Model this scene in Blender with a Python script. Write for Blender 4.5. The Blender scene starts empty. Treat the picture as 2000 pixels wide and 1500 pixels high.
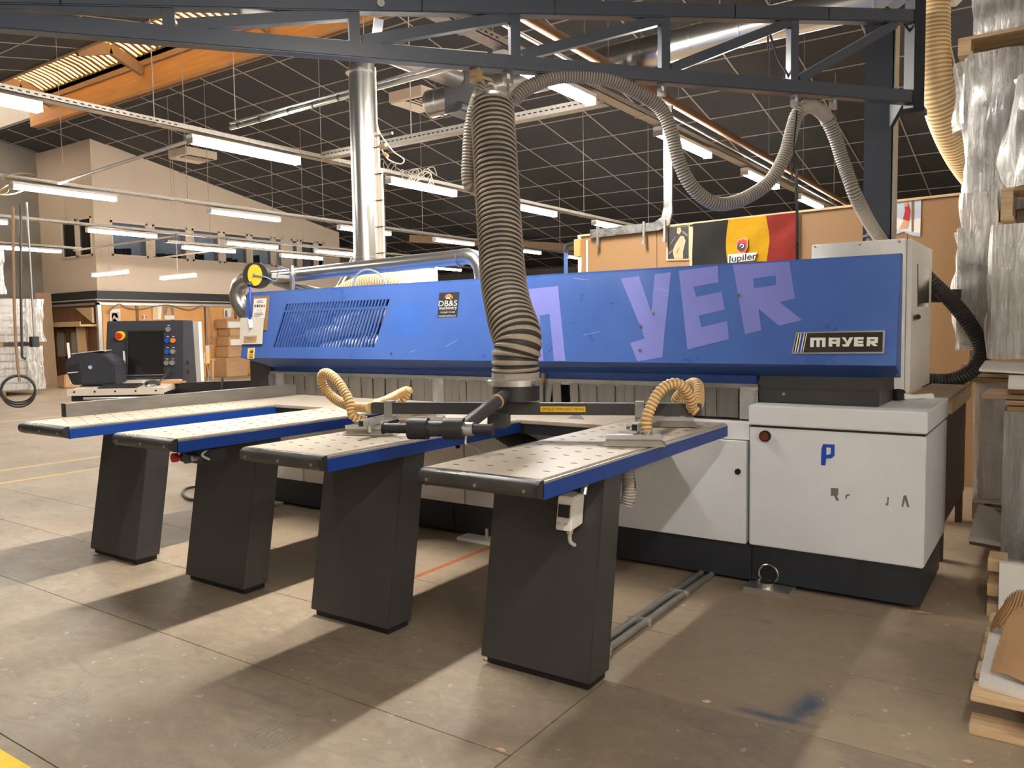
import bpy, bmesh, math, random
from mathutils import Vector, Matrix, noise
random.seed(7)
S = bpy.context.scene
COL = S.collection
V = Vector

# ------------------------------------------------------------------ camera, world, exposure
cd = bpy.data.cameras.new('camera'); cam = bpy.data.objects.new('camera', cd); COL.objects.link(cam)
R3 = Matrix([[0.823225, -0.026512, 0.567096], [0.567489, 0.066619, -0.820682], [-0.016022, 0.997426, 0.069887]])
cam.matrix_world = Matrix.Translation(V((1.428, -2.2067, 1.4124))) @ R3.to_4x4()
cd.sensor_width = 36.0; cd.lens = 1554.74 / 2000 * 36.0; cd.clip_start = .05; cd.clip_end = 200
S.camera = cam
w = bpy.data.worlds.new('sky'); S.world = w; w.use_nodes = True
w.node_tree.nodes['Background'].inputs[0].default_value = (.95, .80, .62, 1)
w.node_tree.nodes['Background'].inputs[1].default_value = 6.0
S.view_settings.view_transform = 'Standard'; S.view_settings.look = 'None'
S.view_settings.exposure = 0.0; S.view_settings.gamma = 1.0; S.view_settings.use_curve_mapping = False
LAMP_COLOR = (1.0, .945, .86); LAMP_POWER = 82.0; NEAR_POWER = 400.0; FILL_POWER = 190.0

# ------------------------------------------------------------------ materials
def nt(m):
    m.use_nodes = True
    return m.node_tree.nodes, m.node_tree.links
MATS = {}
def mat(name, col, rough=.5, metal=0., var=.12, scale=4., bump=0., bscale=40., stretch=None, spec=.5, coat=0., rvar=.0, alpha=None):
    if name in MATS: return MATS[name]
    m = bpy.data.materials.new(name); n, l = nt(m); b = n['Principled BSDF']
    b.inputs['Roughness'].default_value = rough; b.inputs['Metallic'].default_value = metal
    b.inputs['Specular IOR Level'].default_value = spec; b.inputs['Coat Weight'].default_value = coat
    tc = n.new('ShaderNodeTexCoord'); mp = n.new('ShaderNodeMapping'); l.new(tc.outputs['Object'], mp.inputs[0])
    if stretch: mp.inputs['Scale'].default_value = stretch
    t = n.new('ShaderNodeTexNoise'); t.inputs['Scale'].default_value = scale; t.inputs['Detail'].default_value = 6; t.inputs['Roughness'].default_value = .65
    l.new(mp.outputs[0], t.inputs['Vector'])
    r = n.new('ShaderNodeValToRGB'); l.new(t.outputs[0], r.inputs[0])
    r.color_ramp.elements[0].position = .3; r.color_ramp.elements[1].position = .7
    r.color_ramp.elements[0].color = tuple(c*(1-var) for c in col)+(1,)
    r.color_ramp.elements[1].color = tuple(min(1, c*(1+var)) for c in col)+(1,)
    l.new(r.outputs[0], b.inputs['Base Color'])
    if rvar:
        mr = n.new('ShaderNodeMapRange'); l.new(t.outputs[0], mr.inputs[0]); mr.inputs[1].default_value = .3; mr.inputs[2].default_value = .7
        mr.inputs[3].default_value = max(.03, rough-rvar); mr.inputs[4].default_value = min(1, rough+rvar); l.new(mr.outputs[0], b.inputs['Roughness'])
    if bump:
        t2 = n.new('ShaderNodeTexNoise'); t2.inputs['Scale'].default_value = bscale; t2.inputs['Detail'].default_value = 4
        l.new(mp.outputs[0], t2.inputs['Vector'])
        bp = n.new('ShaderNodeBump'); bp.inputs['Strength'].default_value = bump; bp.inputs['Distance'].default_value = .02
        l.new(t2.outputs[0], bp.inputs['Height']); l.new(bp.outputs[0], b.inputs['Normal'])
    MATS[name] = m
    return m
def emis(name, col, st):
    if name in MATS: return MATS[name]
    m = bpy.data.materials.new(name); n, l = nt(m); b = n['Principled BSDF']
    b.inputs['Base Color'].default_value = (.8, .8, .8, 1)
    b.inputs['Emission Color'].default_value = col+(1,); b.inputs['Emission Strength'].default_value = st
    MATS[name] = m
    return m

HOOD = mat('blue enamel', (.055, .125, .40), .34, var=.08, scale=2.2, rvar=.10, spec=.55)
HOODD = mat('dark blue enamel', (.012, .045, .19), .42, var=.08)
RAIL = mat('deep blue enamel', (.004, .040, .24), .45, var=.06)
GHOST = mat('faded lilac paint', (.19, .21, .58), .40, var=.06, scale=3)
PANEL = mat('light grey sheet steel', (.74, .745, .76), .42, var=.05, scale=2, rvar=.08)
PANELW = mat('white sheet steel', (.86, .83, .77), .42, var=.05, scale=2)
PLINTH = mat('near black navy steel', (.018, .021, .028), .45, var=.2)
LEGM = mat('anthracite steel', (.040, .038, .037), .42, var=.15, scale=3, rvar=.10)
TABLE = mat('worn table plate', (.44, .375, .295), .48, var=.14, scale=3, rvar=.10, stretch=(3, .5, 1))
ROLL = mat('dark worn roller', (.045, .042, .040), .34, var=.6, scale=9, rvar=.2, stretch=(.4, 1, 1))
DARK = mat('dark plastic', (.020, .020, .022), .45, var=.15)
BLACK = mat('black', (.006, .006, .007), .6, var=.1)
HOLE = mat('nozzle hole', (.13, .105, .08), .7)
STEEL = mat('galvanised steel', (.62, .61, .59), .30, 1., var=.18, scale=6, rvar=.08)
SPIRO = mat('galvanised duct', (.52, .51, .49), .28, .95, var=.05, scale=2)
STEELD = mat('dull steel', (.34, .33, .32), .42, .7, var=.2, scale=8, rvar=.1)
ALU = mat('aluminium', (.66, .65, .63), .32, .9, var=.1)
JIB = mat('blue grey crane paint', (.040, .050, .075), .30, var=.05, scale=4, spec=.6)
JIBD = mat('navy black crane paint', (.016, .019, .027), .5, var=.1, scale=4, spec=.3)
HOSEG = mat('dusty grey hose', (.34, .30, .255), .62, var=.18, scale=6)
HOSET = mat('dusty ridge of lift tube', (.34, .28, .215), .6, var=.35, scale=5)
HOSETD = mat('dark groove of lift tube', (.030, .026, .022), .6, var=.3, scale=5)
HOSEGD = mat('dark groove of grey hose', (.13, .115, .095), .6)
HOSEYD = mat('brown groove of cream hose', (.42, .24, .08), .5)
HOSEAD = mat('brown groove of amber duct', (.56, .37, .17), .5)
HOSEBD = mat('worn ridge of black hose', (.030, .028, .026), .5)
HOSEB = mat('black hose', (.022, .020, .019), .5, var=.3)
HOSEY = mat('cream suction hose', (.78, .54, .26), .45, var=.06)
HOSEA = mat('amber ribbed duct', (.90, .70, .40), .42, var=.08)
WHITE = mat('white paper', (.80, .77, .72), .6, var=.04)
CREAM = mat('cream panel wall', (.70, .57, .45), .6, var=.03, scale=1)
CREAMF = mat('cream window frame', (.74, .64, .53), .5, var=.03)
GREYW = mat('grey concrete wall', (.22, .20, .175), .8, var=.10, scale=1.5)
CHIP = mat('particle board', (.30, .165, .070), .62, var=.08, scale=60, bump=.05, bscale=200)
CHIPO = mat('orange board', (.66, .33, .11), .6, var=.07, scale=3)
CHIPD = mat('brown board', (.20, .095, .042), .6, var=.15, scale=3)
WOOD = mat('pale wood', (.60, .42, .24), .6, var=.22, scale=5, stretch=(1, 12, 12))
WOODD = mat('weathered wood', (.30, .19, .11), .65, var=.25, scale=5, stretch=(1, 12, 12))
GLULAM = mat('timber beam', (.52, .27, .10), .6, var=.18, scale=3, stretch=(.3, 6, 6))
CARD = mat('cardboard', (.47, .28, .14), .7, var=.08)
TILE = mat('charcoal ceiling tile', (.041, .040, .043), .8, var=.14, scale=9)
TBAR = mat('grey ceiling bar', (.42, .37, .32), .5, var=.05)
VOID = mat('dark void', (.012, .011, .010), .9)
YELLOW = mat('yellow label', (.85, .52, .03), .5, var=.05)
YPAINT = mat('yellow floor paint', (.85, .56, .03), .6, var=.10, scale=12)
OPAINT = mat('faded yellow floor paint', (.72, .52, .19), .6, var=.2, scale=12)
RPAINT = mat('worn red floor paint', (.45, .12, .04), .6, var=.3, scale=20)
RED = mat('red plastic', (.45, .02, .015), .4)
SCREEN = mat('dark screen', (.010, .010, .011), .18, var=.05)
BLUEP = mat('blue print', (.010, .06, .42), .5)
GREYP = mat('grey print', (.16, .15, .145), .5)
INK = mat('black print', (.015, .014, .014), .55)
SKIN = mat('printed skin tone', (.62, .34, .19), .55)
ORANGE = mat('orange print', (.72, .20, .03), .5)
COPPER = mat('copper pipe', (.20, .095, .045), .55, .15, var=.2)
STRIP = mat('grey rubber strip', (.125, .112, .098), .45, var=.22, scale=5, stretch=(8, 8, .6))
BOARDG = mat('grey laminate', (.50, .46, .41), .5, var=.12, scale=3, stretch=(1, 1, 14))
SLATE = mat('dark grey wrapped laminate', (.055, .058, .062), .35, var=.2, scale=4, stretch=(6, 6, .5))
LOADW = mat('white laminate', (.66, .62, .58), .5, var=.05)
BRASS = mat('dusty brass', (.48, .34, .19), .55, .3)
BRISTLE = mat('black bristle', (.01, .01, .01), .8)

def film_mat(name, tint, thick, sx=(7, 7, .7)):
    m = bpy.data.materials.new(name); n, l = nt(m); out = n['Material Output']; n.remove(n['Principled BSDF'])
    tc = n.new('ShaderNodeTexCoord'); mp = n.new('ShaderNodeMapping'); mp.inputs['Scale'].default_value = sx; l.new(tc.outputs['Object'], mp.inputs[0])
    t = n.new('ShaderNodeTexNoise'); t.inputs['Scale'].default_value = 3.2; t.inputs['Detail'].default_value = 7; t.inputs['Roughness'].default_value = .62; t.inputs['Distortion'].default_value = .6
    l.new(mp.outputs[0], t.inputs['Vector'])
    bp = n.new('ShaderNodeBump'); bp.inputs['Strength'].default_value = 1.0; bp.inputs['Distance'].default_value = .05; l.new(t.outputs[0], bp.inputs['Height'])
    tr = n.new('ShaderNodeBsdfTransparent'); tr.inputs[0].default_value = (.95, .95, .95, 1)
    df = n.new('ShaderNodeBsdfDiffuse'); df.inputs[0].default_value = tint+(1,); l.new(bp.outputs[0], df.inputs['Normal'])
    gl = n.new('ShaderNodeBsdfGlossy'); gl.inputs['Roughness'].default_value = .16; gl.inputs[0].default_value = (.95, .95, .95, 1); l.new(bp.outputs[0], gl.inputs['Normal'])
    m1 = n.new('ShaderNodeMixShader'); m2 = n.new('ShaderNodeMixShader')
    r = n.new('ShaderNodeMapRange'); l.new(t.outputs[0], r.inputs[0]); r.inputs[1].default_value = .42; r.inputs[2].default_value = .68; r.inputs[3].default_value = thick*.45; r.inputs[4].default_value = min(1, thick*1.5)
    l.new(r.outputs[0], m1.inputs[0]); l.new(tr.outputs[0], m1.inputs[1]); l.new(df.outputs[0], m1.inputs[2])
    m2.inputs[0].default_value = .30; l.new(m1.outputs[0], m2.inputs[1]); l.new(gl.outputs[0], m2.inputs[2])
    l.new(m2.outputs[0], out.inputs[0])
    return m
FILM = film_mat('crinkled stretch film', (.88, .85, .80), .72)
POUCH = mat('milky pouch plastic', (.72, .66, .56), .32, var=.06)
FILMH = film_mat('thin stretch film', (.75, .73, .70), .22)
def glass_mat():
    m = bpy.data.materials.new('window glass'); n, l = nt(m); out = n['Material Output']; n.remove(n['Principled BSDF'])
    tr = n.new('ShaderNodeBsdfTransparent'); tr.inputs[0].default_value = (.75, .78, .82, 1)
    gl = n.new('ShaderNodeBsdfGlossy'); gl.inputs['Roughness'].default_value = .03
    f = n.new('ShaderNodeFresnel'); f.inputs[0].default_value = 1.5
    mx = n.new('ShaderNodeMixShader'); l.new(f.outputs[0], mx.inputs[0]); l.new(tr.outputs[0], mx.inputs[1]); l.new(gl.outputs[0], mx.inputs[2])
    l.new(mx.outputs[0], out.inputs[0]); return m
GLASS = glass_mat()
def sheet_mat():
    m = bpy.data.materials.new('dusty translucent roof sheet'); n, l = nt(m); out = n['Material Output']; n.remove(n['Principled BSDF'])
    tl = n.new('ShaderNodeBsdfTranslucent'); tl.inputs[0].default_value = (.95, .66, .32, 1)
    df = n.new('ShaderNodeBsdfDiffuse'); df.inputs[0].default_value = (.55, .40, .22, 1)
    mx = n.new('ShaderNodeMixShader'); mx.inputs[0].default_value = .15
    l.new(tl.outputs[0], mx.inputs[1]); l.new(df.outputs[0], mx.inputs[2]); l.new(mx.outputs[0], out.inputs[0]); return m
SHEET = sheet_mat()

# ------------------------------------------------------------------ mesh builder
ROOT = {}
class B:
    def __init__(s): s.v = []; s.f = []; s.mi = {}
    def add(s, vs, fs):
        k = len(s.v); s.v += [tuple(p) for p in vs]; s.f += [tuple(i+k for i in f) for f in fs]; return s
    def hexa(s, c): return s.add(c, [(3,2,1,0),(4,5,6,7),(0,1,5,4),(1,2,6,5),(2,3,7,6),(3,0,4,7)])
    def box(s, x0, x1, y0, y1, z0, z1):
        return s.hexa([(x0,y0,z0),(x1,y0,z0),(x1,y1,z0),(x0,y1,z0),(x0,y0,z1),(x1,y0,z1),(x1,y1,z1),(x0,y1,z1)])
    def beam(s, p0, p1, w, h, up=(0,0,1)):
        p0 = V(p0); p1 = V(p1); d = (p1-p0).normalized(); sd = d.cross(V(up)).normalized(); u = sd.cross(d)
        a = sd*w/2; b = u*h/2
        return s.hexa([p0-a-b, p0+a-b, p1+a-b, p1-a-b, p0-a+b, p0+a+b, p1+a+b, p1-a+b])
    def prism(s, pts, ext):
        n = len(pts); e = V(ext); top = [V(p)+e for p in pts]
        return s.add(list(map(V, pts))+top, [tuple(range(n-1,-1,-1)), tuple(range(n, 2*n))]+[(i, (i+1) % n, n+(i+1) % n, n+i) for i in range(n)])
    def quad(s, a, b, c, d): return s.add([a,b,c,d], [(0,1,2,3)])
    def cyl(s, p0, p1, r, n=16, r2=None):
        p0 = V(p0); p1 = V(p1); r2 = r if r2 is None else r2; d = (p1-p0).normalized()
        a = d.orthogonal().normalized(); b = d.cross(a)
        c = [a*math.cos(2*math.pi*i/n)+b*math.sin(2*math.pi*i/n) for i in range(n)]
        return s.add([p0+q*r for q in c]+[p1+q*r2 for q in c], [tuple(range(n-1,-1,-1)), tuple(range(n, 2*n))]+[(i, (i+1) % n, n+(i+1) % n, n+i) for i in range(n)])
    def ball(s, c, r, n=10, sq=(1,1,1)):
        c = V(c); vs = [c+V((0,0,r*sq[2]))]; m = n//2
        for j in range(1, m):
            t = math.pi*j/m
            for i in range(n):
                p = 2*math.pi*i/n; vs.append(c+V((r*sq[0]*math.sin(t)*math.cos(p), r*sq[1]*math.sin(t)*math.sin(p), r*sq[2]*math.cos(t))))
        vs.append(c-V((0,0,r*sq[2]))); fs = [(0, 1+i, 1+(i+1) % n) for i in range(n)]
        for j in range(m-2):
            for i in range(n):
                a = 1+j*n+i; b = 1+j*n+(i+1) % n; fs.append((a, a+n, b+n, b))
        e = len(vs)-1; o = 1+(m-2)*n
        fs += [(e, o+(i+1) % n, o+i) for i in range(n)]
        return s.add(vs, fs)
    def tube(s, pts, r, n=12, pitch=None, amp=.12, closed=False, raw=False, radii=None, step=None, two=False):
        pts = list(map(V, pts)); path = pts if raw else spline(pts, closed)
        L = [0.]
        for i in range(1, len(path)): L.append(L[-1]+(path[i]-path[i-1]).length)
        tot = L[-1]; step = (pitch/4. if pitch else (step or max(r*1.2, tot/120.)))
        m = max(2, int(round(tot/step))); P_ = []; j = 0
        for i in range(m+1):
            t = tot*i/m
            while j < len(L)-2 and L[j+1] < t: j += 1
            q = (t-L[j])/max(1e-9, L[j+1]-L[j]); P_.append(path[j].lerp(path[j+1], q))
        if closed: P_ = P_[:-1]
        K = len(P_); vs = []; fs = []; a = None
        for i in range(K):
            d = (P_[(i+1) % K]-P_[i-1]) if closed else (P_[min(i+1,K-1)]-P_[max(i-1,0)])
            d.normalize()
            if a is None: a = d.orthogonal().normalized()
            a = (a-d*a.dot(d)).normalized(); b = d.cross(a)
            rr = r if radii is None else radii(i/max(1,K-1))
            if pitch: rr *= 1+amp*(1,0,-1,0)[i % 4]
            for k in range(n):
                t = 2*math.pi*k/n; vs.append(P_[i]+(a*math.cos(t)+b*math.sin(t))*rr)
        for i in range(K if closed else K-1):
            for k in range(n):
                i2 = (i+1) % K
                if two and i % 4 in (1, 2): s.mi[len(s.f)+len(fs)] = 1
                fs.append((i*n+k, i*n+(k+1) % n, i2*n+(k+1) % n, i2*n+k))
        if not closed: fs += [tuple(range(n-1,-1,-1)), tuple((K-1)*n+k for k in range(n))]
        return s.add(vs, fs)
def spline(p, closed=False, k=14):
    if len(p) < 3 and not closed: return p
    o = []; n = len(p)
    for i in range(n if closed else n-1):
        if closed: a,b,c,d = p[i-1],p[i],p[(i+1)%n],p[(i+2)%n]
        else: a,b,c,d = p[max(i-1,0)],p[i],p[i+1],p[min(i+2,n-1)]
        for j in range(k):
            t = j/k; o.append(.5*((2*b)+(c-a)*t+(2*a-5*b+4*c-d)*t*t+(3*b-a-3*c+d)*t**3))
    o.append(p[0] if closed else p[-1]); return o

def empty(name, loc, label, cat, group=None):
    o = bpy.data.objects.new(name, None); COL.objects.link(o); o.location = loc; o.empty_display_size = .1
    o['label'] = label; o['category'] = cat
    if group: o['group'] = group
    ROOT[o.name] = V(loc)
    return o
def part(name, b, m, parent=None, label=None, smooth=False, bevel=0., kind=None, cat=None, group=None, seg=2, auto=None):
    off = ROOT.get(parent.name, V((0,0,0))) if parent else V((0,0,0))
    me = bpy.data.meshes.new(name); me.from_pydata([tuple(V(p)-off) for p in b.v], [], b.f); me.update()
    o = bpy.data.objects.new(name, me); COL.objects.link(o)
    for mm in (m if isinstance(m, (list, tuple)) else [m]): me.materials.append(mm)
    for k, q in b.mi.items(): me.polygons[k].material_index = q
    bm = bmesh.new(); bm.from_mesh(me); bmesh.ops.recalc_face_normals(bm, faces=bm.faces)
    if bevel: bmesh.ops.bevel(bm, geom=[e for e in bm.edges if len(e.link_faces) == 2 and e.calc_face_angle(0) > .5], offset=bevel, segments=seg, affect='EDGES', clamp_overlap=True)
    if smooth:
        for f in bm.faces: f.smooth = True
        for e in bm.edges:
            if len(e.link_faces) == 2 and e.calc_face_angle(0) > .9: e.smooth = False
    bm.to_mesh(me); bm.free()
    if parent: o.parent = parent; ROOT[o.name] = off
    else: ROOT[o.name] = V((0,0,0))
    if label: o['label'] = label
    if kind: o['kind'] = kind
    if cat: o['category'] = cat
    if group: o['group'] = group
    return o
def solo(name, b, m, label, cat, group=None, **k):
    return part(name, b, m, None, label, cat=cat, group=group, **k)
def struct(name, b, m, label=None, **k): return part(name, b, m, None, label, kind='structure', **k)
def copy_tree(o, parent=None):
    c = o.copy(); COL.objects.link(c)
    if parent: c.parent = parent
    ROOT[c.name] = ROOT.get(o.name, V((0,0,0)))
    for ch in o.children: copy_tree(ch, c)
    return c
def text(s, size, origin, xd, yd, m, parent, name='lettering', off=.0015, wmax=None, cat=None, bold=0., shear=0.):
    cu = bpy.data.curves.new('t', 'FONT'); cu.body = s; cu.size = size; cu.align_x = 'CENTER'; cu.align_y = 'CENTER'; cu.offset = bold; cu.shear = shear; cu.resolution_u = 3
    to = bpy.data.objects.new('t', cu); COL.objects.link(to); dg = bpy.context.evaluated_depsgraph_get(); dg.update()
    me = bpy.data.meshes.new_from_object(to.evaluated_get(dg)); bpy.data.objects.remove(to)
    xd = V(xd).normalized(); yd = V(yd).normalized(); zd = xd.cross(yd)
    k = 1.
    if wmax and me.vertices:
        ww = max(v.co.x for v in me.vertices)-min(v.co.x for v in me.vertices)
        k = wmax/ww
    b = B(); b.v = [tuple(V(origin)+xd*v.co.x*k+yd*v.co.y+zd*off) for v in me.vertices]; b.f = [tuple(p.vertices) for p in me.polygons]
    bpy.data.meshes.remove(me)
    return part(name, b, m, parent)

# ------------------------------------------------------------------ floor: slabs with recessed joints, painted lines
def floor_mat(name, dirt):
    m = bpy.data.materials.new(name); n, l = nt(m); b = n['Principled BSDF']
    tc = n.new('ShaderNodeTexCoord')
    def noise_(scale, det=6, rough=.6, sc=(1,1,1), dist=0.):
        mp = n.new('ShaderNodeMapping'); mp.inputs['Scale'].default_value = sc; l.new(tc.outputs['Object'], mp.inputs[0])
        t = n.new('ShaderNodeTexNoise'); t.inputs['Scale'].default_value = scale; t.inputs['Detail'].default_value = det; t.inputs['Roughness'].default_value = rough; t.inputs['Distortion'].default_value = dist
        l.new(mp.outputs[0], t.inputs['Vector']); return t.outputs[0]
    def ramp(src, p0, c0, p1, c1):
        r = n.new('ShaderNodeValToRGB'); l.new(src, r.inputs[0]); e = r.color_ramp.elements
        e[0].position = p0; e[1].position = p1; e[0].color = c0+(1,); e[1].color = c1+(1,); return r.outputs[0]
    def mix(f, a, c, mode='MIX'):
        x = n.new('ShaderNodeMix'); x.data_type = 'RGBA'; x.blend_type = mode
        if isinstance(f, float): x.inputs[0].default_value = f
        else: l.new(f, x.inputs[0])
        for s_, v in ((6, a), (7, c)):
            if isinstance(v, tuple): x.inputs[s_].default_value = v+(1,)
            else: l.new(v, x.inputs[s_])
        return x.outputs[2]
    base = ramp(noise_(.55, 8, .62), .32, (.275,.210,.143), .68, (.395,.306,.214))
    fine = ramp(noise_(14, 8, .7), .25, (.86,.86,.86), .75, (1.1,1.1,1.1))
    c = mix(1.0, base, fine, 'MULTIPLY')
    scuff = ramp(noise_(3.0, 9, .72, (1, 2.6, 1), 1.2), .56, (0,0,0), .74, (1,1,1))
    c = mix(scuff, c, (.17,.155,.135))
    pale = ramp(noise_(20, 3, .5, (1, 1, 1), .3), .69, (0,0,0), .71, (1,1,1))
    c = mix(pale, c, (.47,.41,.33))
    # blue paint stain
    sx = n.new('ShaderNodeSeparateXYZ'); l.new(tc.outputs['Object'], sx.inputs[0])
    def blob(x0, y0, sxx, syy, rot, k):
        mp = n.new('ShaderNodeMapping'); mp.vector_type = 'TEXTURE'; mp.inputs['Location'].default_value = (x0, y0, 0); mp.inputs['Rotation'].default_value = (0,0,rot); mp.inputs['Scale'].default_value = (sxx, syy, 1e3)
        l.new(tc.outputs['Object'], mp.inputs[0]); ln = n.new('ShaderNodeVectorMath'); ln.operation = 'LENGTH'; l.new(mp.outputs[0], ln.inputs[0])
        ns = noise_(16, 6, .7); ad = n.new('ShaderNodeMath'); ad.operation = 'MULTIPLY_ADD'; l.new(ns, ad.inputs[0]); ad.inputs[1].default_value = 1.1; l.new(ln.outputs['Value'], ad.inputs[2])
        mr = n.new('ShaderNodeMapRange'); l.new(ad.outputs[0], mr.inputs[0]); mr.inputs[1].default_value = .75; mr.inputs[2].default_value = 1.45; mr.inputs[3].default_value = k; mr.inputs[4].default_value = 0
        return mr.outputs[0]
    c = mix(blob(.69, .75, .06, .20, -.12, 1.0), c, (.045,.075,.15))
    c = mix(blob(.59, .60, .20, .035, .06, .95), c, (.06,.085,.15))
    c = mix(blob(.66, .70, .10, .30, -.1, .35), c, (.10,.11,.13))
    # boot print smudges on the front slab
    vr = n.new('ShaderNodeTexVoronoi'); vr.inputs['Scale'].default_value = 2.6; l.new(tc.outputs['Object'], vr.inputs['Vector'])
    wv = n.new('ShaderNodeTexWave'); wv.inputs['Scale'].default_value = 14; wv.inputs['Distortion'].default_value = 9; wv.inputs['Detail'].default_value = 3; l.new(tc.outputs['Object'], wv.inputs['Vector'])
    pr = n.new('ShaderNodeMapRange'); l.new(vr.outputs['Distance'], pr.inputs[0]); pr.inputs[1].default_value = .20; pr.inputs[2].default_value = .32; pr.inputs[3].default_value = .55; pr.inputs[4].default_value = 0
    mu = n.new('ShaderNodeMath'); mu.operation = 'MULTIPLY'; l.new(pr.outputs[0], mu.inputs[0])
    w2 = n.new('ShaderNodeMapRange'); l.new(wv.outputs['Fac'], w2.inputs[0]); w2.inputs[1].default_value = .5; w2.inputs[2].default_value = .75; l.new(w2.outputs[0], mu.inputs[1])
    reg = n.new('ShaderNodeMapRange'); l.new(sx.outputs['Y'], reg.inputs[0]); reg.inputs[1].default_value = .1; reg.inputs[2].default_value = -.25; reg.inputs[3].default_value = 0; reg.inputs[4].default_value = 1
    m3 = n.new('ShaderNodeMath'); m3.operation = 'MULTIPLY'; l.new(mu.outputs[0], m3.inputs[0]); l.new(reg.outputs[0], m3.inputs[1])
    c = mix(m3.outputs[0], c, (.17,.155,.14))
    if dirt:
        sm = ramp(noise_(.9, 9, .7, (1, 1, 1), .8), .38, (.80,.82,.86), .62, (1,1,1)); c = mix(1.0, c, sm, 'MULTIPLY')
        sm = ramp(noise_(5.5, 9, .75, (1, 1.6, 1), 1.6), .44, (.88,.88,.89), .60, (1.04,1.04,1.04)); c = mix(1.0, c, sm, 'MULTIPLY')
    l.new(c, b.inputs['Base Color'])
    mr = n.new('ShaderNodeMapRange'); l.new(noise_(2.2, 6, .6), mr.inputs[0]); mr.inputs[1].default_value = .3; mr.inputs[2].default_value = .7; mr.inputs[3].default_value = .34; mr.inputs[4].default_value = .60
    l.new(mr.outputs[0], b.inputs['Roughness'])
    bp = n.new('ShaderNodeBump'); bp.inputs['Strength'].default_value = .12; bp.inputs['Distance'].default_value = .01; l.new(noise_(30, 6, .7), bp.inputs['Height']); l.new(bp.outputs[0], b.inputs['Normal'])
    return m
CONC = floor_mat('worn concrete', False); CONCD = floor_mat('dirty trodden concrete', True)
floor = struct('floor', B().box(-24.6, 7.1, -9.1, 26.1, -.2, -.012), VOID)
GAP = .005
xl = [-24.6, -10]
rows = [(-9.1, -.995, xl+[-.04, 7.1]), (-.995, -.13, xl+[-.04]), (-.13, .54, xl+[-.04]), (.54, 1.12, xl+[7.1]), (1.12, 6., xl+[7.1]), (6., 11., xl+[7.1]), (11., 16., xl+[7.1]), (16., 26.1, xl+[7.1])]
def slab(x0, x1, y0, y1, m): part('slab', B().box(x0+GAP*.6, x1-GAP*.6, y0+GAP*.5, y1-GAP*.5, -.012, 0.), m, floor)
for y0, y1, xs in rows:
    for a, c in zip(xs[:-1], xs[1:]): slab(a, c, y0, y1, CONC if y0 > .5 or a < -10 else CONCD)
slab(-.04, 7.1, -.995, .54, CONCD)
def line(a, b_, w_, m): part('painted_line', B().beam((a[0],a[1],.0006), (b_[0],b_[1],.0006), w_, .001), m, floor)
line((-2.6, -1.10), (1.0, -1.06), .085, YPAINT)
line((-6.95, .2), (-6.95, 8.0), .07, OPAINT); line((-7.75, .2), (-7.75, 8.6), .07, OPAINT)
line((-13., 7.6), (-13., 2.0), .08, OPAINT)
line((-1.585, 1.10), (-1.585, 1.95), .035, RPAINT)

# ------------------------------------------------------------------ walls
struct('wall_left', B().box(-24.8, -24.5, -9.1, 26.2, 0, 8.2), GREYW)
struct('wall_back', B().box(-24.8, 7.2, 26., 26.3, 0, 4.6), GREYW)
PALEW = mat('pale bounce wall', (.66, .62, .56), .7)  # pale tone chosen so the two unseen walls bounce fill light
struct('wall_right', B().box(7., 7.3, -9.1, 26.2, 0, 8.2), PALEW)
struct('wall_front', B().box(-24.8, 7.2, -9.4, -9.1, 0, 5.2), PALEW)

# ------------------------------------------------------------------ ceiling: two slopes, tiles in a bar grid, skylight along the ridge
K = .19355
def zc(y): return 8.878-K*y if y >= 7.5 else 7.51-K*(7.06-y)
ceiling = struct('ceiling', B()
    .prism([(-24.8, 8.57, zc(8.57)+.03), (-24.8, 26.3, zc(26.3)+.03), (-24.8, 26.3, zc(26.3)+.10), (-24.8, 8.57, zc(8.57)+.10)], (32.1,0,0))
    .prism([(-24.8, -9.4, zc(-9.4)+.03), (-24.8, 6.95, zc(6.95)+.03), (-24.8, 6.95, zc(6.95)+.10), (-24.8, -9.4, zc(-9.4)+.10)], (32.1,0,0))
    .box(-9.5, 7.3, 6.9, 8.45, 7.75, 7.85), TILE)
PY = 1.178; X0 = -7.5; Y0 = 16.28
tile_me = {}
def tile_part(x0, y0, slope, PY=PY):
    # a 1.2 m square tile lying in the slope
    y1 = y0+PY; z0 = zc(y0+.001) if slope > 0 else zc(y0); z1 = z0-K*PY if slope > 0 else z0+K*PY
    key = (slope, round(PY, 3))
    if key not in tile_me:
        b = B(); g = .014
        b.prism([(g, g, slope*-K*g), (1.2-g, g, slope*-K*g), (1.2-g, PY-g, slope*-K*(PY-g)), (g, PY-g, slope*-K*(PY-g))], (0,0,.03))
        o = part('ceiling_tile', b, TILE, ceiling); tile_me[key] = o
    else:
        o = tile_me[key].copy(); COL.objects.link(o); o.parent = ceiling
    o.location = (x0, y0, z0)
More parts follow.
